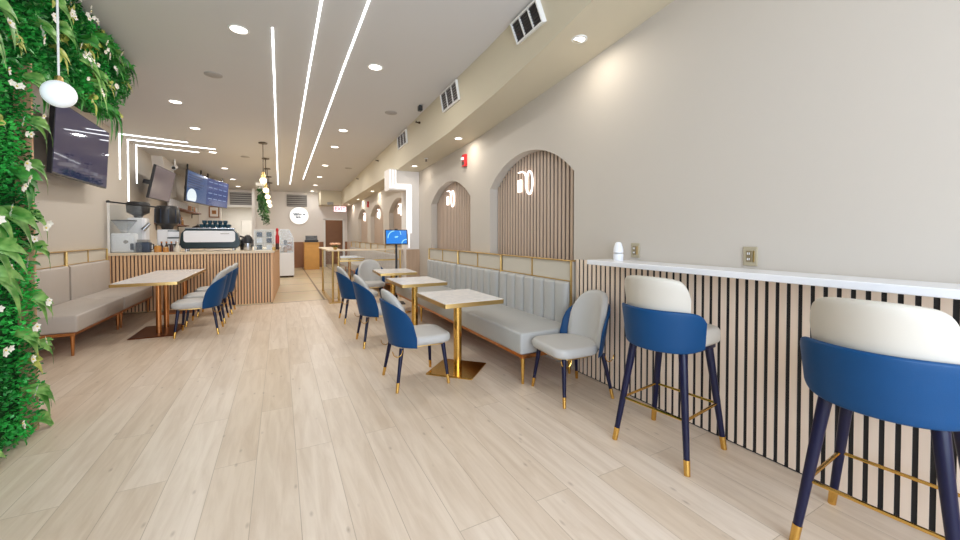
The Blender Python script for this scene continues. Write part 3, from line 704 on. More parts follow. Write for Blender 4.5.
# pitcher/thermos right of machine
t = thing('thermos', 'black and steel pump thermos right of the espresso machine', 'thermos', (-0.60, 9.35, CT))
MB().lathe([(0.075, 0), (0.08, 0.02), (0.08, 0.15)], n=24).build('lower_body', 'steel', t, True); MB().lathe([(0.082, 0.15), (0.082, 0.26), (0.05, 0.31), (0.02, 0.33)], n=24).build('upper_body', 'black_plastic', t, True)
MB().tube([(0.05, 0.05, 0.24), (0.09, 0.09, 0.22), (0.09, 0.09, 0.10), (0.05, 0.05, 0.07)], 0.012, 8).build('handle', 'black_plastic', t, True)
MB().cyl((-0.06, 0, 0.27), (-0.14, 0, 0.30), 0.018, n=10).build('spout', 'black_plastic', t, True)
t = thing('steam_pitcher', 'dark round kettle at the right end of the espresso machine', 'kettle', (-0.70, 9.84, CT))
MB().lathe([(0.07, 0), (0.09, 0.08), (0.08, 0.20), (0.04, 0.25), (0.01, 0.26)], n=20).build('body', 'black_plastic', t, True); MB().cyl((0, 0, 0.26), (0, 0, 0.29), 0.02, n=10).build('knob', 'steel', t, True)
# pastry display case
t = thing('display_case', 'small glass pastry case on the right end of counter', 'display case', (-0.29, 9.40, CT))
mb = MB()
for x in (-0.19, 0.19):
    for y in (-0.16, 0.16): mb.box(x - 0.008, x + 0.008, y - 0.008, y + 0.008, 0, 0.44)
for z in (0.0, 0.43):
    for y in (-0.16, 0.16): mb.box(-0.19, 0.19, y - 0.008, y + 0.008, z, z + 0.014)
    for x in (-0.19, 0.19): mb.box(x - 0.008, x + 0.008, -0.16, 0.16, z, z + 0.014)
mb.build('frame', 'white_frame', t)
MB().box(-0.182, 0.182, -0.163, -0.159, 0.014, 0.43).box(-0.182, 0.182, 0.159, 0.163, 0.014, 0.43).box(-0.193, -0.189, -0.15, 0.15, 0.014, 0.43).box(0.189, 0.193, -0.15, 0.15, 0.014, 0.43).build('glass', 'glass', t)
for z in (0.15, 0.28): MB().box(-0.18, 0.18, -0.15, 0.15, z, z + 0.006).build('shelf', 'acrylic', t)
for k in range(6):
    z = (0.014, 0.156, 0.286)[k % 3]; x = -0.10 if k < 3 else 0.08
    t2 = tag(MB().box(-0.05, 0.05, -0.05, 0.05, 0, 0.10, 0.01).build('pastry_box', ['teal', 'white_plastic', 'dkblue'][(k + k // 3) % 3]),
             ['left', 'right'][k // 3] + ' packet on the ' + ['bottom', 'middle', 'top'][k % 3] + ' level of the glass pastry case', 'packet', 'packets in the pastry case'); t2.location = (-0.29 + x, 9.42, CT + z)
t = thing('sauce_bottle', 'tall red bottle beside the pastry case', 'bottle', (-0.055, 9.62, CT))
MB().lathe([(0.035, 0.0), (0.037, 0.12), (0.030, 0.14)], n=16).build('lower_body', 'dark_brown', t, True); MB().lathe([(0.040, 0.14), (0.040, 0.30), (0.02, 0.34), (0.018, 0.40), (0.028, 0.42), (0.022, 0.47), (0.001, 0.48)], n=16).build('upper_body', 'red', t, True)
t = thing('napkin_holder', 'small brass cup with sticks at the counter corner', 'holder', (-0.115, 9.16, CT))
MB().lathe([(0.03, 0), (0.034, 0.07), (0.03, 0.07), (0.026, 0.01)], n=16).build('cup', 'gold_trim', t, True)
for i in range(4): MB().cyl((0.006 * (i - 1.5), 0.004 * (i % 2), 0.012), (0.02 * (i - 1.5), 0.01 * (i % 2), 0.13), 0.003, n=6).build('stick', 'orange_wood', t)

# wall shelves behind the counter
def wall_shelf(y0, y1, z, lab):
    t = thing('wall_shelf', lab, 'shelf', (XL, y0, z))
    MB().box(0, 0.26, 0, y1 - y0, -0.035, 0, 0.004).build('board', 'shelf_wood', t)
    for y in (0.15, y1 - y0 - 0.15): MB().box(0, 0.02, y - 0.01, y + 0.01, -0.18, -0.035).box(0.0, 0.22, y - 0.01, y + 0.01, -0.05, -0.035).build('bracket', 'black_plastic', t)
wall_shelf(12.7, 16.8, 2.17, 'upper dark wood shelf with white cups below the menu screens')
wall_shelf(12.1, 14.7, 1.70, 'lower dark wood shelf with paper bags')
for i in range(9):
    mb = MB(); mb.lathe([(0.05, 0), (0.07, 0.2), (0.062, 0.2), (0.045, 0.01)], n=16); o = mb.build('paper_cup', 'white_plastic', None, True)
    o.location = (XL + 0.16, 12.85 + i * 0.24, 2.17); tag(o, '%s white takeaway cup from the near end of upper shelf' % ORD[i], 'cup', 'white cups on the upper shelf')
for i in range(4):
    o = MB().box(-0.08, 0.08, -0.06, 0.06, 0, 0.16, 0.01).build('tea_box', ['peach', 'panel_beige', 'peach', 'white_plastic'][i]); o.location = (XL + 0.16, 15.2 + i * 0.3, 2.17)
    tag(o, ['peach box next to the white cups on upper shelf', 'beige box on upper shelf between two peach boxes', 'second peach box on the upper shelf', 'white box at far end of upper shelf'][i], 'box', 'boxes on the upper shelf')
bagm = ['amber', 'brown_wood', 'panel_beige', 'dkblue', 'red', 'dark_brown', 'amber']
bagl = ['amber coffee bag at near end of lower shelf', 'brown coffee bag on lower shelf', 'beige coffee bag on lower shelf', 'slate coffee bag on lower shelf', 'red coffee bag on lower shelf', 'dark brown coffee bag on lower shelf', 'amber coffee bag at far end of lower shelf']
for i in range(7):
    mb = MB(); h = 0.24 + 0.07 * (i % 3)
    mb.loft([[(p[0], p[1], 0) for p in rrect(0.06, 0.08, 0.02, 3)], [(p[0], p[1], h * 0.7) for p in rrect(0.055, 0.085, 0.02, 3)], [(p[0], p[1], h) for p in rrect(0.008, 0.085, 0.006, 3)]])
    o = mb.build('coffee_bag', bagm[i], None, True); o.location = (XL + 0.14, 12.25 + i * 0.33, 1.70); tag(o, bagl[i], 'bag', 'coffee bags on the lower shelf')
# back bar cabinet against the left wall with crockery
t = thing('back_cabinet', 'dark back bar cabinet along the left wall behind counter', 'cabinet', (XL + 0.003, 10.9, 0))
MB().box(0.0, 0.55, 0, 4.6, 0, 0.94).build('body', 'dark_brown', t); MB().box(0.0, 0.58, -0.02, 4.62, 0.94, 0.98, 0.004).build('worktop', 'counter_top', t)
for i in range(4):
    d = MB().box(0.55, 0.57, 0.05 + i * 1.13, 1.10 + i * 1.13, 0.06, 0.90, 0.004).build('door', 'brown_wood', t); MB().box(0.57, 0.59, 0.95 + i * 1.13, 0.97 + i * 1.13, 0.5, 0.7).build('handle', 'black_plastic', d)
for i in range(5):
    o = MB().lathe([(0.02, 0), (0.07, 0.03), (0.11, 0.10), (0.10, 0.10), (0.06, 0.04)], n=20).build('bowl', 'white_plastic', None, True); o.location = (XL + 0.28, 12.3 + i * 0.34, 0.98)
    tag(o, '%s white bowl from the near end of back bar worktop' % ORD[i], 'bowl', 'white bowls on the back bar')
t = thing('stand_mixer', 'black round appliance on the back bar worktop', 'appliance', (XL + 0.42, 15.1, 0.98))
MB().lathe([(0.16, 0), (0.17, 0.05), (0.14, 0.3), (0.18, 0.45), (0.15, 0.68), (0.02, 0.74)], n=22).build('body', 'black_plastic', t, True); MB().cyl((0, 0, 0.74), (0, 0, 0.78), 0.03, n=10).build('knob', 'steel', t, True)

# ------------------------------------------------------------------ screens
def screen_mat(name, col, estr, rough=0.08, base=(0.012, 0.012, 0.02)):
    return mat(name, base, rough, emit=col, estr=estr, spec=0.6)
def tv(name, label, loc, w, h, rz, tilt, smat, mount=0.2, group=None):
    """screen faces local +x; centre at loc; width along y"""
    t = thing(name, label, 'television', loc, 0, group); t.rotation_euler = (0, tilt, rz)
    MB().box(-0.05, 0.0, -w / 2, w / 2, -h / 2, h / 2, 0.006).build('housing', 'black_plastic', t)
    MB().box(0.0, 0.003, -w / 2 + 0.012, w / 2 - 0.012, -h / 2 + 0.02, h / 2 - 0.012).build('screen', smat, t)
    if mount: MB().box(-0.07, -0.05, -0.2, 0.2, -0.15, 0.15).box(-mount, -0.07, -0.04, 0.04, -0.05, 0.05).build('wall_mount', 'black_plastic', t)
    return t
tv('television', 'large dark television on the left wall above the bench', (-2.47, 7.49, 2.62), 1.84, 0.92, 0.03, math.radians(3), screen_mat('tv_dark_blue', srgb(50, 58, 112), 0.24, 0.04), 0.28)
tv('television', 'grey blank television tilted off the left wall above the grinders', (-2.38, 11.2, 2.56), 1.32, 0.74, -0.06, math.radians(11), screen_mat('tv_grey_reflection', srgb(140, 118, 120), 0.28, 0.2), 0.36)  # grey emission stands in for room light reflected off the screen
t3 = tv('television', 'menu television with a white plate picture, left of the pair', (-2.06, 13.28, 2.72), 1.5, 0.84, -0.15, math.radians(4), screen_mat('tv_menu_teal', srgb(44, 84, 134), 0.55, 0.15), 0.3, 'menu televisions')
for i in range(6): MB().box(0.003, 0.006, -0.66, 0.45 - 0.12 * (i % 3), 0.30 - i * 0.065, 0.322 - i * 0.065).build('menu_line', screen_mat('menu_line_a%d' % i, srgb(18, 28, 70), 0.4), t3)
MB().prism([(-0.37 + 0.33 * math.cos(2 * PI * i / 28), -0.26 + 0.21 * max(-0.6, math.sin(2 * PI * i / 28))) for i in range(28)], 'x', 0.003, 0.006).build('plate_picture', screen_mat('menu_white', srgb(226, 236, 240), 0.75), t3)
t4 = tv('television', 'blue menu television, right of the pair above the shelf', (-1.76, 14.76, 2.72), 1.5, 0.84, -0.27, math.radians(4), screen_mat('tv_menu_blue', srgb(60, 78, 132), 0.55, 0.15), 0.3, 'menu televisions')
lm = screen_mat('menu_text_pale', srgb(150, 170, 205), 0.6)
for i in range(4):
    for j in range(4): MB().box(0.003, 0.006, -0.62 + j * 0.33, -0.38 + j * 0.33, 0.30 - i * 0.17, 0.325 - i * 0.17).build('menu_line', lm, t4)
bpy.context.view_layer.update()
for t_, yy in ((t3, (-0.5, 0.5)), (t4, (-0.5, 0.5))):
    for y in yy:
        w = t_.matrix_world @ Vector((-0.07, y, 0.1)); top = ceilz(w.y) + 0.004
        o = MB().cyl((0, 0, 0), (0, 0, top - w.z), 0.02, n=10).box(-0.02, 0.05, -0.05, 0.05, -0.12, 0.02).build('ceiling_mount', 'black_plastic', t_, False); o.matrix_world = Matrix.Translation(w)
tag(MB().box(XL, XL + 0.06, 5.75, 6.75, 2.13, 2.93, 0.01).build('wall_panel', 'dark_brown'), 'dark brown panel on the left wall beside the television', 'wall panel')
# boxed duct on left wall
struct(MB().prism([(11.9, ceilz(12)), (13.0, ceilz(13)), (13.3, 2.45), (12.5, 2.35)], 'x', XL, XL + 0.22).build('trim_7', 'white_wall'), 'white boxed duct on the left wall')
t = thing('security_camera', 'white bullet security camera high on the left wall', 'camera', (XL + 0.40, 12.2, 3.12))
MB().cyl((0, -0.1, -0.03), (0, 0.12, 0.03), 0.05, n=14).build('housing', 'white_plastic', t, True); MB().cyl((0, -0.105, -0.031), (0, -0.10, -0.03), 0.04, n=14).build('lens', 'black_plastic', t); MB().cyl((0, 0.05, 0.04), (0, 0.05, ceilz(12.25) - 3.12), 0.018, n=8).build('bracket', 'white_plastic', t)
# kiosk
t = thing('kiosk', 'blue touch screen kiosk on black stand beside the third table', 'kiosk', (2.10, 7.66, 0), math.radians(-98))
MB().box(-0.16, 0.16, -0.16, 0.16, 0, 0.015, 0.005).build('base', 'black_plastic', t); MB().cyl((0, 0, 0.015), (0, 0, 1.26), 0.022, n=14).build('pole', 'black_plastic', t, True)
hs = bpy.data.objects.new('screen_head', None)
mb = MB(); R4 = Matrix.Translation((0.03, 0, 1.36)) @ Matrix.Rotation(math.radians(-14), 4, 'Y')
hd = MB().box(-0.025, 0.0, -0.225, 0.225, -0.155, 0.155, 0.006).build('housing', 'black_plastic', t); hd.matrix_local = R4
b_ = MB().box(0.0, 0.003, -0.205, 0.205, -0.137, 0.137).build('screen', screen_mat('kiosk_blue', srgb(20, 130, 226), 0.75, 0.2), hd)
wl = screen_mat('kiosk_pale', srgb(150, 215, 250), 1.0, 0.2)
MB().tube([(0.004, 0.205 - 0.0 - 0.10 * math.cos(PI / 2 * i / 10) - 0.0, -0.137 + 0.085 * math.sin(PI / 2 * i / 10)) for i in range(11)], 0.008, 6).build('swirl', wl, hd)
MB().tube([(0.004, -0.04 - 0.13 * math.sin(PI / 2 * i / 10), 0.125 - 0.15 * (1 - math.cos(PI / 2 * i / 10))) for i in range(11)], 0.009, 6).build('swirl', wl, hd)
MB().tube([(0.004, 0.07 + 0.02 * math.sin(PI / 2 * i / 10) , 0.125 - 0.08 * i / 10 ) for i in range(11)], 0.006, 6).build('swirl', wl, hd)
MB().tube([(0.004, 0.03 - 0.06 * i / 8, 0.0 + 0.012 * math.sin(i * 1.6)) for i in range(9)], 0.010, 6).build('emblem', wl, hd)
MB().box(-0.02, 0.0, -0.03, 0.03, 0.155, 0.172, 0.003).build('webcam', 'black_plastic', hd)

# ------------------------------------------------------------------ divider beyond the third table
t = thing('glass_divider', 'brass and glass divider with a white ledge before the far seating', 'divider', (0, 0, 0))
for (x, y) in ((0.955, 8.31), (1.075, 8.37), (2.38, 8.37), (0.93, 10.1)): MB().cyl((x, y, 0.0), (x, y, 1.09), 0.022, n=14).build('post', 'gold_trim', t, True)
MB().box(0.86, 1.15, 8.28, 10.4, 1.065, 1.095, 0.004).box(1.15, 2.42, 8.28, 8.46, 1.065, 1.095, 0.004).build('ledge', 'counter_top', t)
MB().box(1.10, 2.36, 8.366, 8.374, 0.55, 1.06).build('glass_panel', 'glass', t)
MB().box(0.936, 0.944, 8.35, 10.08, 0.05, 1.06).build('glass_panel', 'glass', t)
MB().box(0.88, 1.12, 8.24, 8.44, 0, 0.02, 0.003).box(0.90, 0.98, 8.44, 10.2, 0, 0.02, 0.003).build('floor_rail', 'gold_trim', t)
MB().box(1.10, 2.36, 8.36, 8.38, 0.84, 0.87).build('middle_rail', 'gold_trim', t)
t = thing('flower_bunch', 'small bunch of peach flowers on the divider post', 'flowers', (1.01, 8.36, 1.095))
MB().lathe([(0.03, 0), (0.045, 0.05), (0.04, 0.05), (0.02, 0.01)], n=14).build('pot', 'gold_trim', t, True)
for i in range(7):
    a = 2 * PI * i / 6; r = 0.075 if i < 6 else 0
    MB().cyl((0.2 * r * math.cos(a), 0.2 * r * math.sin(a), 0.03), (r * math.cos(a), r * math.sin(a), 0.10), 0.004, n=5).build('flower_stem', 'stem', t)
    MB().sphere((r * math.cos(a), r * math.sin(a), 0.12), 0.035, 10, 8, (1, 1, 0.7)).build('blossom', 'peach', t, True)
t = thing('menu_holder', 'low white tray on the table behind the glass divider', 'tray', (1.75, 11.5, 0.752))
MB().box(-0.22, 0.22, -0.14, 0.14, 0, 0.015, 0.005).build('tray_base', 'white_plastic', t); MB().box(-0.22, -0.205, -0.14, 0.14, 0.015, 0.04).box(0.205, 0.22, -0.14, 0.14, 0.015, 0.04).box(-0.205, 0.205, -0.14, -0.125, 0.015, 0.04).box(-0.205, 0.205, 0.125, 0.14, 0.015, 0.04).build('tray_rim', 'white_plastic', t)
fb = make_bench(1.9, 0.62, 0.48, 6, 'bench_warm', (0, 1)); fb.location = (XR - 0.032, 8.75, 0); fb['label'] = 'far bench unit just past the white pillar'; fb['group'] = 'far alcove bench units'
for k in range(3): copy_tree(fb, (XR - 0.032, 10.66 + k * 1.91, 0), 0, ['far bench unit under the middle far arch', 'far bench unit under the farthest arch', 'far bench unit next to the back wall'][k])
# podium
t = thing('host_podium', 'honey wood host podium against the back wall', 'podium', (1.14, 17.0, 0))
MB().box(-0.28, 0.28, -0.2, 0.2, 0, 1.06, 0.008).build('body', 'orange_wood', t); MB().box(-0.24, 0.24, -0.212, -0.2, 0.08, 0.84, 0.006).build('front_panel', 'orange_wood', t)
MB().box(-0.30, 0.30, -0.22, 0.22, 1.06, 1.10, 0.006).build('top', 'orange_wood', t)
t = thing('register', 'black register on top of the wood podium', 'register', (1.14, 17.0, 1.10))
MB().box(-0.25, 0.25, -0.16, 0.16, 0, 0.10, 0.01).build('body', 'black_plastic', t); MB().prism([(-0.14, 0.10), (0.14, 0.10), (0.14, 0.26), (0.10, 0.27)], 'x', -0.22, 0.22).build('display', 'black_plastic', t)
# fridge display beyond counter
t = thing('refrigerated_case', 'white glass-topped refrigerated case beyond the counter', 'display case', (0.17, 14.9, 0))
MB().box(-0.20, 0.24, -0.9, 0.9, 0.06, 0.82, 0.01).build('cabinet', 'white_plastic', t); MB().box(-0.18, 0.22, -0.86, 0.86, 0, 0.06).build('plinth', 'dark_metal', t)
mb = MB()
for y in (-0.89, 0.87):
    mb.prism([(0.22, 0.82), (0.24, 0.82), (0.24, 1.30), (0.10, 1.60), (-0.19, 1.60), (-0.19, 1.57), (0.09, 1.57), (0.22, 1.29)], 'y', y, y + 0.02)
mb.box(-0.20, -0.17, -0.89, 0.89, 0.82, 1.60).build('frame', 'white_plastic', t)
MB().prism([(0.232, 0.82), (0.236, 0.82), (0.236, 1.30), (0.10, 1.598), (0.096, 1.596), (0.232, 1.30)], 'y', -0.86, 0.86).prism([(-0.17, 0.82), (0.22, 0.82), (0.22, 1.29), (0.09, 1.57), (-0.17, 1.57)], 'y', -0.886, -0.882).build('glass', 'acrylic', t)
for z in (1.06, 1.28): MB().box(-0.17, 0.16, -0.86, 0.86, z, z + 0.012).build('shelf', 'white_plastic', t)
for k in range(8):
    o = MB().lathe([(0.05, 0), (0.055, 0.12), (0.03, 0.16), (0.001, 0.16)], n=12).build('cake_jar', ['dkblue', 'peach', 'white_plastic', 'amber'][k % 4], None, True); o.location = (0.16, 14.10 + k * 0.2, 0.82 if k % 2 else 1.072)
    tag(o, ['slate', 'peach', 'white', 'amber'][k % 4] + ' dessert jar in the ' + ('near' if k < 4 else 'far') + ' half of refrigerated case', 'jar', 'dessert jars in the refrigerated case')

# ------------------------------------------------------------------ ceiling and wall fittings
def downlight(x, y, z, lab, power, r=0.075, tilt=0, col=(1.0, 0.985, 0.96), group='recessed ceiling downlights'):
    t = thing('downlight', lab, 'ceiling light', (x, y, z), 0, group); 
    MB().lathe([(r, 0.012), (r + 0.022, 0.012), (r + 0.022, -0.004), (r + 0.004, -0.007), (r, -0.004)], n=28, cap=False).build('trim_ring', 'white_frame', t, True)
    MB().lathe([(r, 0.008), (r, -0.003), (0.001, -0.003)], n=28).build('lens', 'lamp', t, True)
    area('downlight_beam', (x, y, z - 0.010), (0, 0, 0), 2 * r, 0, power, col, 180, True)
ordl = ['nearest', 'second', 'third', 'fourth', 'fifth', 'sixth', 'farthest']
for i, y in enumerate((4.55, 7.30, 8.80, 10.92, 13.1, 15.2, 17.0)):
    downlight(-0.35 if i == 0 else -1.39, y, ceilz(y), ordl[i] + ' downlight of the left ceiling row', 11.5 if i < 6 else 5)
for i, y in enumerate((4.78, 7.75, 9.15, 11.45, 13.5, 15.5, 17.3)):
    downlight(1.0 + 0.012 * y, y, ceilz(y), ordl[i] + ' downlight of the right ceiling row', 11.5 if i < 6 else 5)
for i, (x, y) in enumerate(((2.36, 2.60), (2.44, 5.35), (2.42, 7.45), (2.48, 11.7), (2.52, 14.3), (2.52, 16.4))):
    downlight(x, y, soff(y)[3] + 0.001, ['soffit downlight nearest the camera', 'soffit downlight above the second arch', 'soffit downlight in front of the white pillar', 'soffit downlight just past the white pillar', 'soffit downlight in the far alcove', 'soffit downlight nearest the exit doorway'][i], 3.2 if i != 2 else 1.4, 0.05, 0, (1.0, 0.93, 0.82), 'soffit downlights')
for i, (x, y) in enumerate(((-0.74, 5.93), (1.66, 6.35), (-0.75, 11.15), (1.78, 11.6))):
    tag(MB().lathe([(0.10, 0.01), (0.10, -0.006), (0.085, -0.012), (0.001, -0.014)], n=26).build('ceiling_speaker', 'speaker', None, True),
        ['round grey ceiling speaker left of the light strips, nearer', 'round grey ceiling speaker right of the light strips, nearer', 'round grey ceiling speaker by the brass pendants', 'round grey ceiling speaker on the far right ceiling'][i], 'speaker', 'ceiling speakers').location = (x, y, ceilz(y))
# main LED strips
def led_line(x, ya, yb, lab):
    t = thing('led_strip', lab, 'light strip', (x, ya, ceilz(ya)), 0, 'linear lights along the ceiling'); mb, mf = MB(), MB()
    ys = [ya] + ([5.0] if ya < 5 < yb else []) + [yb]
    for a, b in zip(ys, ys[1:]):
        for m_, w, d in ((mb, 0.0095, 0.008), (mf, 0.013, 0.004)):
            m_.loft([[(sx * w, yy - ya, ceilz(yy) - ceilz(ya) + zz) for sx, zz in ((-1, -0.0008), (1, -0.0008), (1, -d), (-1, -d))] for yy in (a, b)])
    mf.build('channel', 'white_frame', t); mb.build('diffuser', 'led', t)
led_line(-0.05, 4.35, 15.9, 'left of the three long ceiling light strips')
led_line(0.34, 1.2, 15.6, 'middle of the three long ceiling light strips')
led_line(0.71, 1.2, 14.2, 'right of the three long ceiling light strips')
for k, (y, zb, x1) in enumerate(((9.86, 2.49, -1.72), (10.32, 2.08, -1.29), (10.84, 2.53, -1.68))):
    y2 = y + 0.12
    t = thing('led_strip', ['nearest of three bent strips running from wall to ceiling', 'longest bent strip, middle of the three on left wall', 'farthest of three bent strips on the left wall'][k], 'light strip', (XL, y, 0), 0, 'bent strips on the left wall')
    MB().box(0.0, 0.012, -0.012, 0.012, zb, ceilz(y) - 0.013).build('wall_run', 'led', t)
    z = ceilz(y); MB().loft([[(x, yy + s * 0.014, zz) for s, zz in ((-1, ceilz(y + yy + s * 0.014) - 0.001), (1, ceilz(y + yy + s * 0.014) - 0.001), (1, ceilz(y + yy + s * 0.014) - 0.010), (-1, ceilz(y + yy + s * 0.014) - 0.010))] for x, yy in ((0.0, 0.0), (x1 - XL, 0.22))]).build('ceiling_run', 'led', t)
for k, (xa, xb, zt, zb) in enumerate(((2.060, 2.375, 2.375, 1.42), (2.117, 2.420, 2.410, 1.12), (2.174, 2.465, 2.445, 1.44))):
    t = thing('led_strip', ['leftmost of three stepped strips on the white pillar', 'middle stepped strip on the white pillar', 'rightmost stepped strip on the white pillar'][k], 'light strip', (0, 7.962, 0), 0, 'stepped strips on the pillar')
    zt += 0.04
    MB().box(xa, xa + 0.014, 0.024, 0.038, zt, 2.775).build('upper_run', 'led_soft', t); MB().box(xa, xb + 0.06, 0.024, 0.038, zt - 0.016, zt).build('cross_run', 'led_soft', t); MB().box(xb + 0.044, xb + 0.06, 0.024, 0.038, zb, zt - 0.016).build('lower_run', 'led_soft', t)
# pendants over the counter
for i, y in enumerate((9.45, 11.15, 12.65, 14.15, 15.55)):
    zc = ceilz(y); t = thing('pendant_lamp', ordl[i if i < 4 else 6] + ' of the small brass pendants over the counter', 'pendant lamp', (-0.31, y, zc), 0, 'small pendants over the counter')
    MB().lathe([(0.085, 0.005), (0.085, -0.02), (0.01, -0.03)], n=24).build('canopy', 'dark_metal', t, True); MB().cyl((0, 0, -0.03), (0, 0, -0.62), 0.008, n=8).build('rod', 'dark_metal', t, True)
    MB().lathe([(0.01, -0.62), (0.025, -0.63), (0.045, -0.70), (0.05, -0.76), (0.045, -0.76), (0.02, -0.64)], n=24).build('shade', 'gold_trim', t, True)
    MB().sphere((0, 0, -0.81), 0.066, 18, 12).build('globe', 'bulb', t, True)
    l = bpy.data.lights.new('pendant_glow', 'POINT'); l.energy = 5; l.color = (1, 0.82, 0.55); l.shadow_soft_size = 0.08; lo = bpy.data.objects.new('pendant_glow', l); lo.location = (-0.31, y, zc - 0.98); COL.objects.link(lo)
# large opal globe by the green wall
t = thing('pendant_lamp', 'large opal globe pendant hanging before the green wall', 'pendant lamp', (-1.2, 3.3, 3.47))
MB().lathe([(0.06, 0.004), (0.06, -0.02), (0.01, -0.03)], n=20).build('canopy', 'white_frame', t, True); MB().cyl((0, 0, -0.03), (0, 0, -1.10), 0.006, n=8).build('cord', 'white_frame', t, True)
MB().lathe([(0.004, -1.085), (0.018, -1.095), (0.022, -1.12), (0.018, -1.125)], n=16).build('cap', 'gold_trim', t, True); MB().sphere((0, 0, -1.20), 0.080, 32, 20).build('globe', 'globe', t, True)
# soffit grilles
for k, (ya, yb, h, lab) in enumerate(((2.70, 3.14, 0.20, 'white-framed air vent on the soffit nearest the camera'), (4.60, 5.20, 0.26, 'white-framed air vent on the soffit, second'), (7.05, 7.70, 0.26, 'white-framed air vent on the soffit before the pillar'))):
    ym = (ya + yb) / 2; y_, xt, xb, zb = soff(ym); zt = ceilz(ym); x = (xt * 0.75 + xb * 0.25); 
    t = thing('air_vent', lab, 'vent', (x - 0.012, ym, zt - 0.02 - h / 2), 0, 'soffit air vents'); t.rotation_euler = (0, -math.atan((xb - xt) / (zt - zb)), -math.atan(0.045) if k == 0 else -0.03)
    L = (yb - ya) / 2; f = 0.015
    MB().box(-0.02, 0.035, -L, L, -h / 2, -h / 2 + f).box(-0.02, 0.035, -L, L, h / 2 - f, h / 2).box(-0.02, 0.035, -L, -L + f, -h / 2 + f, h / 2 - f).box(-0.02, 0.035, L - f, L, -h / 2 + f, h / 2 - f).build('frame', 'white_frame', t)
    MB().box(0.0, 0.035, -L + f, L - f, -h / 2 + f, h / 2 - f).build('duct_face', 'dark_vent', t)
    for i in range(2): MB().box(-0.014, 0.0, -L + (2 * L) * (i + 1) / 3 - 0.008, -L + (2 * L) * (i + 1) / 3 + 0.008, -h / 2 + f, h / 2 - f).build('divider', 'white_frame', t)
    mb = MB()
    for i in range(7): z = -h / 2 + f + (h - 2 * f) * (i + 0.5) / 7; mb.box(-0.010, 0.0, -L + f, L - f, z - 0.004, z + 0.003)
    mb.build('louvres', 'grey_vent' if k else 'dark_vent', t)
for k, (xa, xb) in enumerate(((-1.75, -0.93), (0.26, 1.04))):
    t = thing('air_vent', ['wide grey louvred vent above the kitchen opening', 'wide grey louvred vent above the round sign'][k], 'vent', ((xa + xb) / 2, YB, 2.86), 0, 'back wall louvres')
    L = (xb - xa) / 2; MB().box(-L, L, -0.02, 0, -0.25, 0.25).build('duct_face', 'dark_vent', t); mb = MB()
    for i in range(6): mb.box(-L, L, -0.05, -0.02, -0.235 + i * 0.085, -0.18 + i * 0.085)
    mb.build('louvres', 'grey_vent', t)
# small ceiling devices
t = thing('security_camera', 'small black camera under the ceiling near the soffit', 'camera', (1.98, 5.80, ceilz(5.8)))
MB().box(-0.03, 0.03, -0.04, 0.04, -0.09, -0.01, 0.006).build('housing', 'black_plastic', t); MB().cyl((0, -0.05, -0.05), (0, -0.04, -0.05), 0.02, n=12).build('lens', 'dark_vent', t); MB().cyl((0, 0, -0.01), (0, 0, 0.0), 0.02, n=10).build('bracket', 'black_plastic', t)
for k, y in enumerate((6.25, 9.6, 12.6)):
    x = soff(y)[1] + 0.01; t = thing('wall_sprinkler', ['small dark sidewall sprinkler on the soffit face, nearest', 'small dark sidewall sprinkler on the soffit face, middle', 'small dark sidewall sprinkler on the soffit face, farthest'][k], 'sprinkler', (x, y, ceilz(y) - 0.13), 0, 'soffit sprinklers')
    MB().cyl((0.03, 0, 0), (-0.03, 0, 0), 0.022, 0.018, 12).build('escutcheon', 'dark_metal', t, True); MB().cyl((-0.03, 0, 0), (-0.07, 0, 0), 0.01, n=8).box(-0.075, -0.07, -0.025, 0.025, -0.01, 0.02).build('head', 'dark_metal', t)
t = thing('ceiling_sprinkler', 'tiny sprinkler head under the soffit before the pillar', 'sprinkler', (2.42, 6.75, soff(6.75)[3]))
MB().lathe([(0.035, 0.004), (0.035, -0.006), (0.012, -0.01)], n=16).build('escutcheon', 'white_frame', t, True); MB().cyl((0, 0, -0.01), (0, 0, -0.05), 0.01, n=8).lathe([(0.025, -0.055), (0.025, -0.05), (0.002, -0.05)], n=12).build('head', 'dark_metal', t)
t = thing('fire_alarm', 'red fire alarm strobe on the right wall under the soffit', 'fire alarm', (XR, 5.63, 2.615))
MB().box(-0.05, 0, -0.055, 0.055, -0.10, 0.10, 0.008).build('housing', 'red', t); MB().box(-0.08, -0.05, -0.035, 0.035, 0.0, 0.05, 0.006).build('strobe', 'white_plastic', t); MB().box(-0.054, -0.05, -0.04, 0.04, -0.07, -0.02).build('grille', 'dark_brown', t)
t = thing('fire_alarm', 'small red strobe on the far right wall by the arches', 'fire alarm', (XR, 13.35, 2.45))
MB().box(-0.05, 0, -0.055, 0.055, -0.10, 0.10, 0.008).build('housing', 'red', t); MB().box(-0.08, -0.05, -0.035, 0.035, 0.0, 0.05, 0.006).build('strobe', 'white_plastic', t)
# exit sign
t = thing('exit_sign', 'red lit EXIT sign above the far doorway', 'exit sign', (2.24, 16.88, 2.49))
MB().box(-0.24, 0.24, 0.0, 0.05, -0.11, 0.11, 0.006).build('face', 'exit_face', t); text_mesh('lettering', 'EXIT', 0.21, (0, -0.004, 0), (PI / 2, 0, 0), 'exit_red', t)
MB().box(-0.02, 0.02, 0.01, 0.04, 0.11, 0.175).build('bracket', 'white_frame', t)
t = thing('emergency_light', 'small grey emergency light left of the exit sign', 'emergency light', (1.86, 16.9, 2.70))
MB().box(-0.12, 0.12, -0.06, 0.0, -0.035, 0.06, 0.008).build('housing', 'grey_vent', t)
for s in (-1, 1): MB().cyl((s * 0.07, -0.06, -0.02), (s * 0.07, -0.11, -0.03), 0.035, n=12).build('lamp_head', 'grey_vent', t, True)
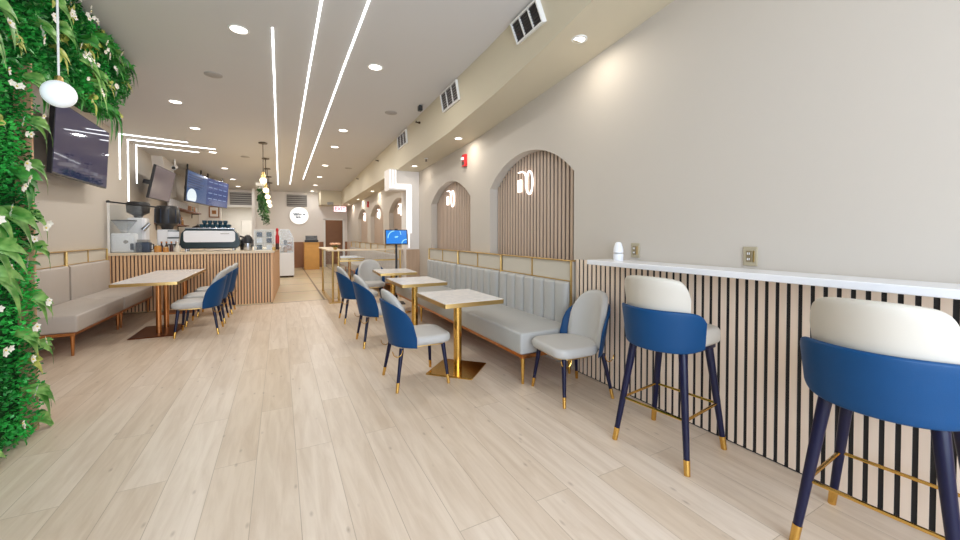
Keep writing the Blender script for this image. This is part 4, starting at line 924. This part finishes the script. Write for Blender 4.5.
# round lit sign
t = thing('round_sign', 'round white lit sign with grey script on the back wall', 'sign', (0.73, YB, 2.22))
MB().cyl((0, 0, 0), (0, -0.05, 0), 0.37, n=48).build('rim', 'white_frame', t, True); MB().cyl((0, -0.05, 0), (0, -0.056, 0), 0.355, n=48).build('face', 'signface', t)
for z, x0, x1, fr, am in ((0.06, -0.22, 0.11, 46, 0.045), (-0.06, -0.13, 0.07, 40, 0.03)):
    MB().tube([(x0 + (x1 - x0) * i / 40, -0.058, z + am * math.sin(fr * (x1 - x0) * i / 40 * 2.2) + 0.02 * math.sin(i * 0.9)) for i in range(41)], 0.013, 6).build('lettering', 'ink', t)
MB().cyl((0.19, -0.056, 0.055), (0.19, -0.062, 0.055), 0.04, n=14).build('emblem', 'dkblue', t); MB().cyl((-0.10, -0.056, -0.07), (-0.10, -0.062, -0.07), 0.022, n=14).build('dot', 'dkblue', t)
# framed print by kitchen
t = thing('picture_frame', 'small dark framed print on the wall left of the kitchen opening', 'picture', (-2.27, YB, 2.30))
MB().box(-0.17, 0.17, -0.03, 0, -0.22, 0.22, 0.006).build('frame', 'brown_wood', t); MB().box(-0.13, 0.13, -0.034, -0.03, -0.18, 0.18).build('print', 'white_wall', t); MB().box(-0.07, 0.07, -0.036, -0.034, -0.08, 0.06).build('motif', 'copper', t)
# kitchen light and white column with hanging plants
t = thing('kitchen_light', 'flat white ceiling light in the kitchen opening', 'ceiling light', (-1.30, 19.2, 2.62)); MB().box(-0.4, 0.4, -0.25, 0.25, 0, 0.03, 0.004).build('frame', 'white_frame', t); MB().box(-0.37, 0.37, -0.22, 0.22, -0.006, 0.0).build('lens', 'lamp', t)
struct(MB().box(XL, -0.72, YB + 0.15, 20.4, 2.65, 2.75).build('ceiling_kitchen', 'kitchen')); area('kitchen_lamp', (-1.3, 19.2, 2.6), (0, 0, 0), 0.7, 0.4, 14, (1, 0.97, 0.92))
area('passage_lamp', (2.15, 19.0, 2.6), (0, 0, 0), 0.3, 0.3, 2, (1, 0.9, 0.8))
def vines(name, label, x, y, z0, z1, n, seed):
    rnd = random.Random(seed); t = thing(name, label, 'hanging plant', (x, y, z1), 0, 'hanging vines'); mb = MB()
    for i in range(n):
        px, py = rnd.uniform(-0.10, 0.10), rnd.uniform(-0.16, 0.16); z = rnd.uniform(z0 - z1, -0.02); a = rnd.uniform(0, 2 * PI); l = rnd.uniform(0.06, 0.12)
        d = Vector((math.cos(a), math.sin(a), -0.9)).normalized(); s = Vector((-math.sin(a), math.cos(a), 0)) * l * 0.3; p = Vector((px, py, z))
        mb.face([p, p + d * l * 0.5 + s, p + d * l, p + d * l * 0.5 - s])
    mb.build('leaves', 'vine_leaf', t)['kind'] = 'stuff'
    for i in range(3): MB().cyl((-0.08 + 0.08 * i, 0, 0), (-0.08 + 0.08 * i, 0, z0 - z1), 0.006, n=5).build('stem', 'stem', t)
    MB().box(-0.14, 0.14, -0.16, 0.16, 0.0, 0.10, 0.01).build('planter', 'white_frame', t)
    MB().cyl((0, 0, 0.1), (0, 0, ceilz(y) - z1 + 0.005), 0.01, n=8).build('hanger', 'white_frame', t)
for i, (y, z0) in enumerate(((13.6, 2.15), (14.4, 2.0), (15.2, 1.9), (16.0, 1.8))): vines('hanging_plant', ['nearest trailing vine in a hanging white planter', 'second trailing vine in a hanging white planter', 'third trailing vine in a hanging white planter', 'farthest trailing vine in a hanging white planter'][i], -0.50 + 0.02 * i, y, z0, 2.90, 170, 30 + i)
struct(MB().box(-0.97, -0.86, 17.4, 17.55, 0, 3.3).build('column', 'white_wall'), 'slim white column by the kitchen opening')

# ------------------------------------------------------------------ vertical garden
GX = -1.60
vg = thing('vertical_garden', 'lush artificial green wall with white flowers at left', 'green wall', (GX, 3.86, 0))
MB().box(-0.14, -0.06, -2.3, 0.0, 0, 3.465).box(-0.14, -0.06, 0.0, 0.001, 3.40, 3.44).build('panel', 'edge_wood', vg)
MB().prism([(0.002, 2.64), (1.42, 2.64), (2.10, 3.22), (2.10, 3.44), (0.002, 3.44)], 'x', -0.14, -0.06).build('header_board', 'moss', vg)
MB().box(-0.06, -0.03, -2.3, -0.008, 0, 3.46).prism([(-0.008, 2.64), (1.42, 2.64), (2.10, 3.22), (2.10, 3.44), (-0.008, 3.44)], 'x', -0.06, -0.03).build('backing', 'moss', vg)
MB().box(-0.14, 0.05, 0.012, 0.032, 0, 2.62).build('edge_strip', 'edge_wood', vg)
rnd = random.Random(11)
def leafpts(mb, p, d, up, l, w, droop, n=5, fold=0.25):
    """curved leaf strip with a folded midrib"""
    p = Vector(p); d = Vector(d).normalized(); s = d.cross(Vector(up)).normalized(); u = s.cross(d).normalized()
    L_, C_, R_2 = [], [], []
    for i in range(n + 1):
        t = i / n; c = p + d * (l * t) + u * (l * 0.25 * math.sin(t * PI) ) + Vector((0, 0, -1)) * (droop * l * t * t)
        ww = w * (math.sin(PI * min(1, 0.08 + t * 0.92)) ** 0.75) * (1 if t < 0.999 else 0.02)
        L_.append(mb.b.verts.new(c + s * ww + u * ww * fold)); C_.append(mb.b.verts.new(c)); R_2.append(mb.b.verts.new(c - s * ww + u * ww * fold))
    for i in range(n):
        mb.b.faces.new((L_[i], L_[i + 1], C_[i + 1], C_[i])); mb.b.faces.new((C_[i], C_[i + 1], R_2[i + 1], R_2[i]))
def header_spot(za, zb, yb=2.12):
    while True:
        y, z = rnd.uniform(-0.02, yb), rnd.uniform(za, zb)
        if z > za + max(0.0, y - 1.42) * 0.86: return y, z
def spot():
    """random point (y,z) on the green surface, local"""
    if rnd.random() < 0.55: return -1.3 * rnd.random() ** 1.35 - 0.004, rnd.uniform(0.02, 3.43)
    return header_spot(2.58, 3.42)
def lobe(y, z): return 0.05 + 0.05 * (math.sin(y * 7 + 1.3 * math.sin(z * 4)) * math.sin(z * 6 + y * 2) + 1) / 2
mb = MB()
for i in range(32500):
    y, z = spot() if i > 5500 else (rnd.uniform(-2.3, -0.6), rnd.uniform(0.02, 3.43)); x = rnd.uniform(-0.03, lobe(y, z)); l = rnd.uniform(0.020, 0.038)
    d = Vector((rnd.uniform(0.2, 1.0), rnd.uniform(-1, 1), rnd.uniform(-0.7, 0.9))).normalized(); s = d.cross(Vector((rnd.uniform(-1, 1), rnd.uniform(-1, 1), 1))).normalized() * l * 0.32; p = Vector((x, y, z))
    mb.face([p, p + d * l * 0.55 + s, p + d * l, p + d * l * 0.55 - s])
mb.build('boxwood', 'box_leaf', vg)['kind'] = 'stuff'
mb = MB()
for i in range(520):
    y, z = spot(); 
    if z < 2.3 and rnd.random() < 0.7: continue
    a = rnd.uniform(0, 2 * PI); leafpts(mb, (rnd.uniform(0.0, 0.06), y, z), (rnd.uniform(0.4, 1.0), math.cos(a), math.sin(a) * 0.8), (1, 0, 0.3), rnd.uniform(0.05, 0.11), rnd.uniform(0.008, 0.016), rnd.uniform(0.1, 0.4), 4)
mb.build('foliage', 'fern_leaf', vg)['kind'] = 'stuff'
def frond(y, z, a, l, w, m, name, droop=0.5, outx=0.9, n=1, spread=0.6):
    mb = MB()
    for i in range(n):
        b = a + (i - (n - 1) / 2) * spread
        leafpts(mb, (0.02, y, z), (outx, math.cos(b), math.sin(b)), (1, 0, 0.2), l * rnd.uniform(0.8, 1.1), w, droop, 8)
    return mb.build(name, m, vg, True)
for k in range(34):     # broad arching leaf clusters
    if k < 18: y, z = rnd.uniform(-0.9, -0.05), 0.12 + 3.2 * (k + rnd.random()) / 18
    else: y, z = header_spot(2.78, 3.35, 1.95)
    frond(y, z, rnd.uniform(-0.6, 1.2), rnd.uniform(0.15, 0.25), rnd.uniform(0.032, 0.052), rnd.choice(['broad_leaf', 'broad_leaf', 'fern_leaf']), 'broad_leaf', rnd.uniform(0.4, 0.9), rnd.uniform(0.5, 1.0), rnd.choice([3, 4]), 0.75)
for z in (0.10, 0.30, 0.62, 0.98, 1.32, 1.55, 1.9, 2.2, 2.5):   # leaves leaning past the free edge
    frond(-0.03, z, rnd.uniform(0.0, 0.5), rnd.uniform(0.15, 0.22), rnd.uniform(0.025, 0.036), 'broad_leaf', 'broad_leaf', 0.8, 0.35, 3, 0.6)
for y, z, l in ((0.05, 2.5, 0.13), (0.15, 2.6, 0.13), (0.4, 2.66, 0.12), (0.7, 2.66, 0.12), (1.0, 2.66, 0.17), (1.2, 2.68, 0.22), (1.4, 2.70, 0.22), (1.75, 3.02, 0.12)):   # hanging under the header
    frond(y, z, rnd.uniform(-0.9, -0.2), l, 0.034, 'fern_leaf', 'broad_leaf', 0.9, 0.5, 5, 0.5)
for k in range(26):
    y, z = spot(); frond(y, z, rnd.uniform(0, 2 * PI), rnd.uniform(0.10, 0.16), rnd.uniform(0.020, 0.032), 'lime_leaf', 'lime_leaf', 0.4, 0.9, 4, 1.1)
for k in range(72):
    if k < 36: y, z = rnd.uniform(-0.75, -0.02), 0.15 + 3.2 * (k + rnd.random()) / 36
    else: y, z = header_spot(2.72, 3.4, 2.1)
    x = lobe(y, z) + 0.06; mb = MB(); s = rnd.uniform(0.018, 0.029); a0 = rnd.uniform(0, 6)
    ax = Vector((1, rnd.uniform(-0.5, 0.5), rnd.uniform(-0.4, 0.3))).normalized(); q = ax.to_track_quat('Z', 'Y').to_matrix()
    for h in range(2 if k % 3 else 3):
        off = q @ Vector((rnd.uniform(-1, 1) * s * 1.7 * (h > 0), rnd.uniform(-1, 1) * s * 1.7 * (h > 0), 0))
        for i in range(5):
            a = a0 + h + 2 * PI * i / 5; d = q @ Vector((math.cos(a), math.sin(a), 0.35)); sd = q @ Vector((-math.sin(a), math.cos(a), 0)) * s * 0.42; c = Vector((x, y, z)) + off
            mb.face([c, c + d * s * 0.6 + sd, c + d * s * 1.05, c + d * s * 0.6 - sd])
    f = mb.build('flower', 'petal', vg)
    MB().sphere((x + 0.006, y, z), s * 0.22, 8, 6).build('flower_centre', 'pollen', f)
bpy.context.view_layer.update()
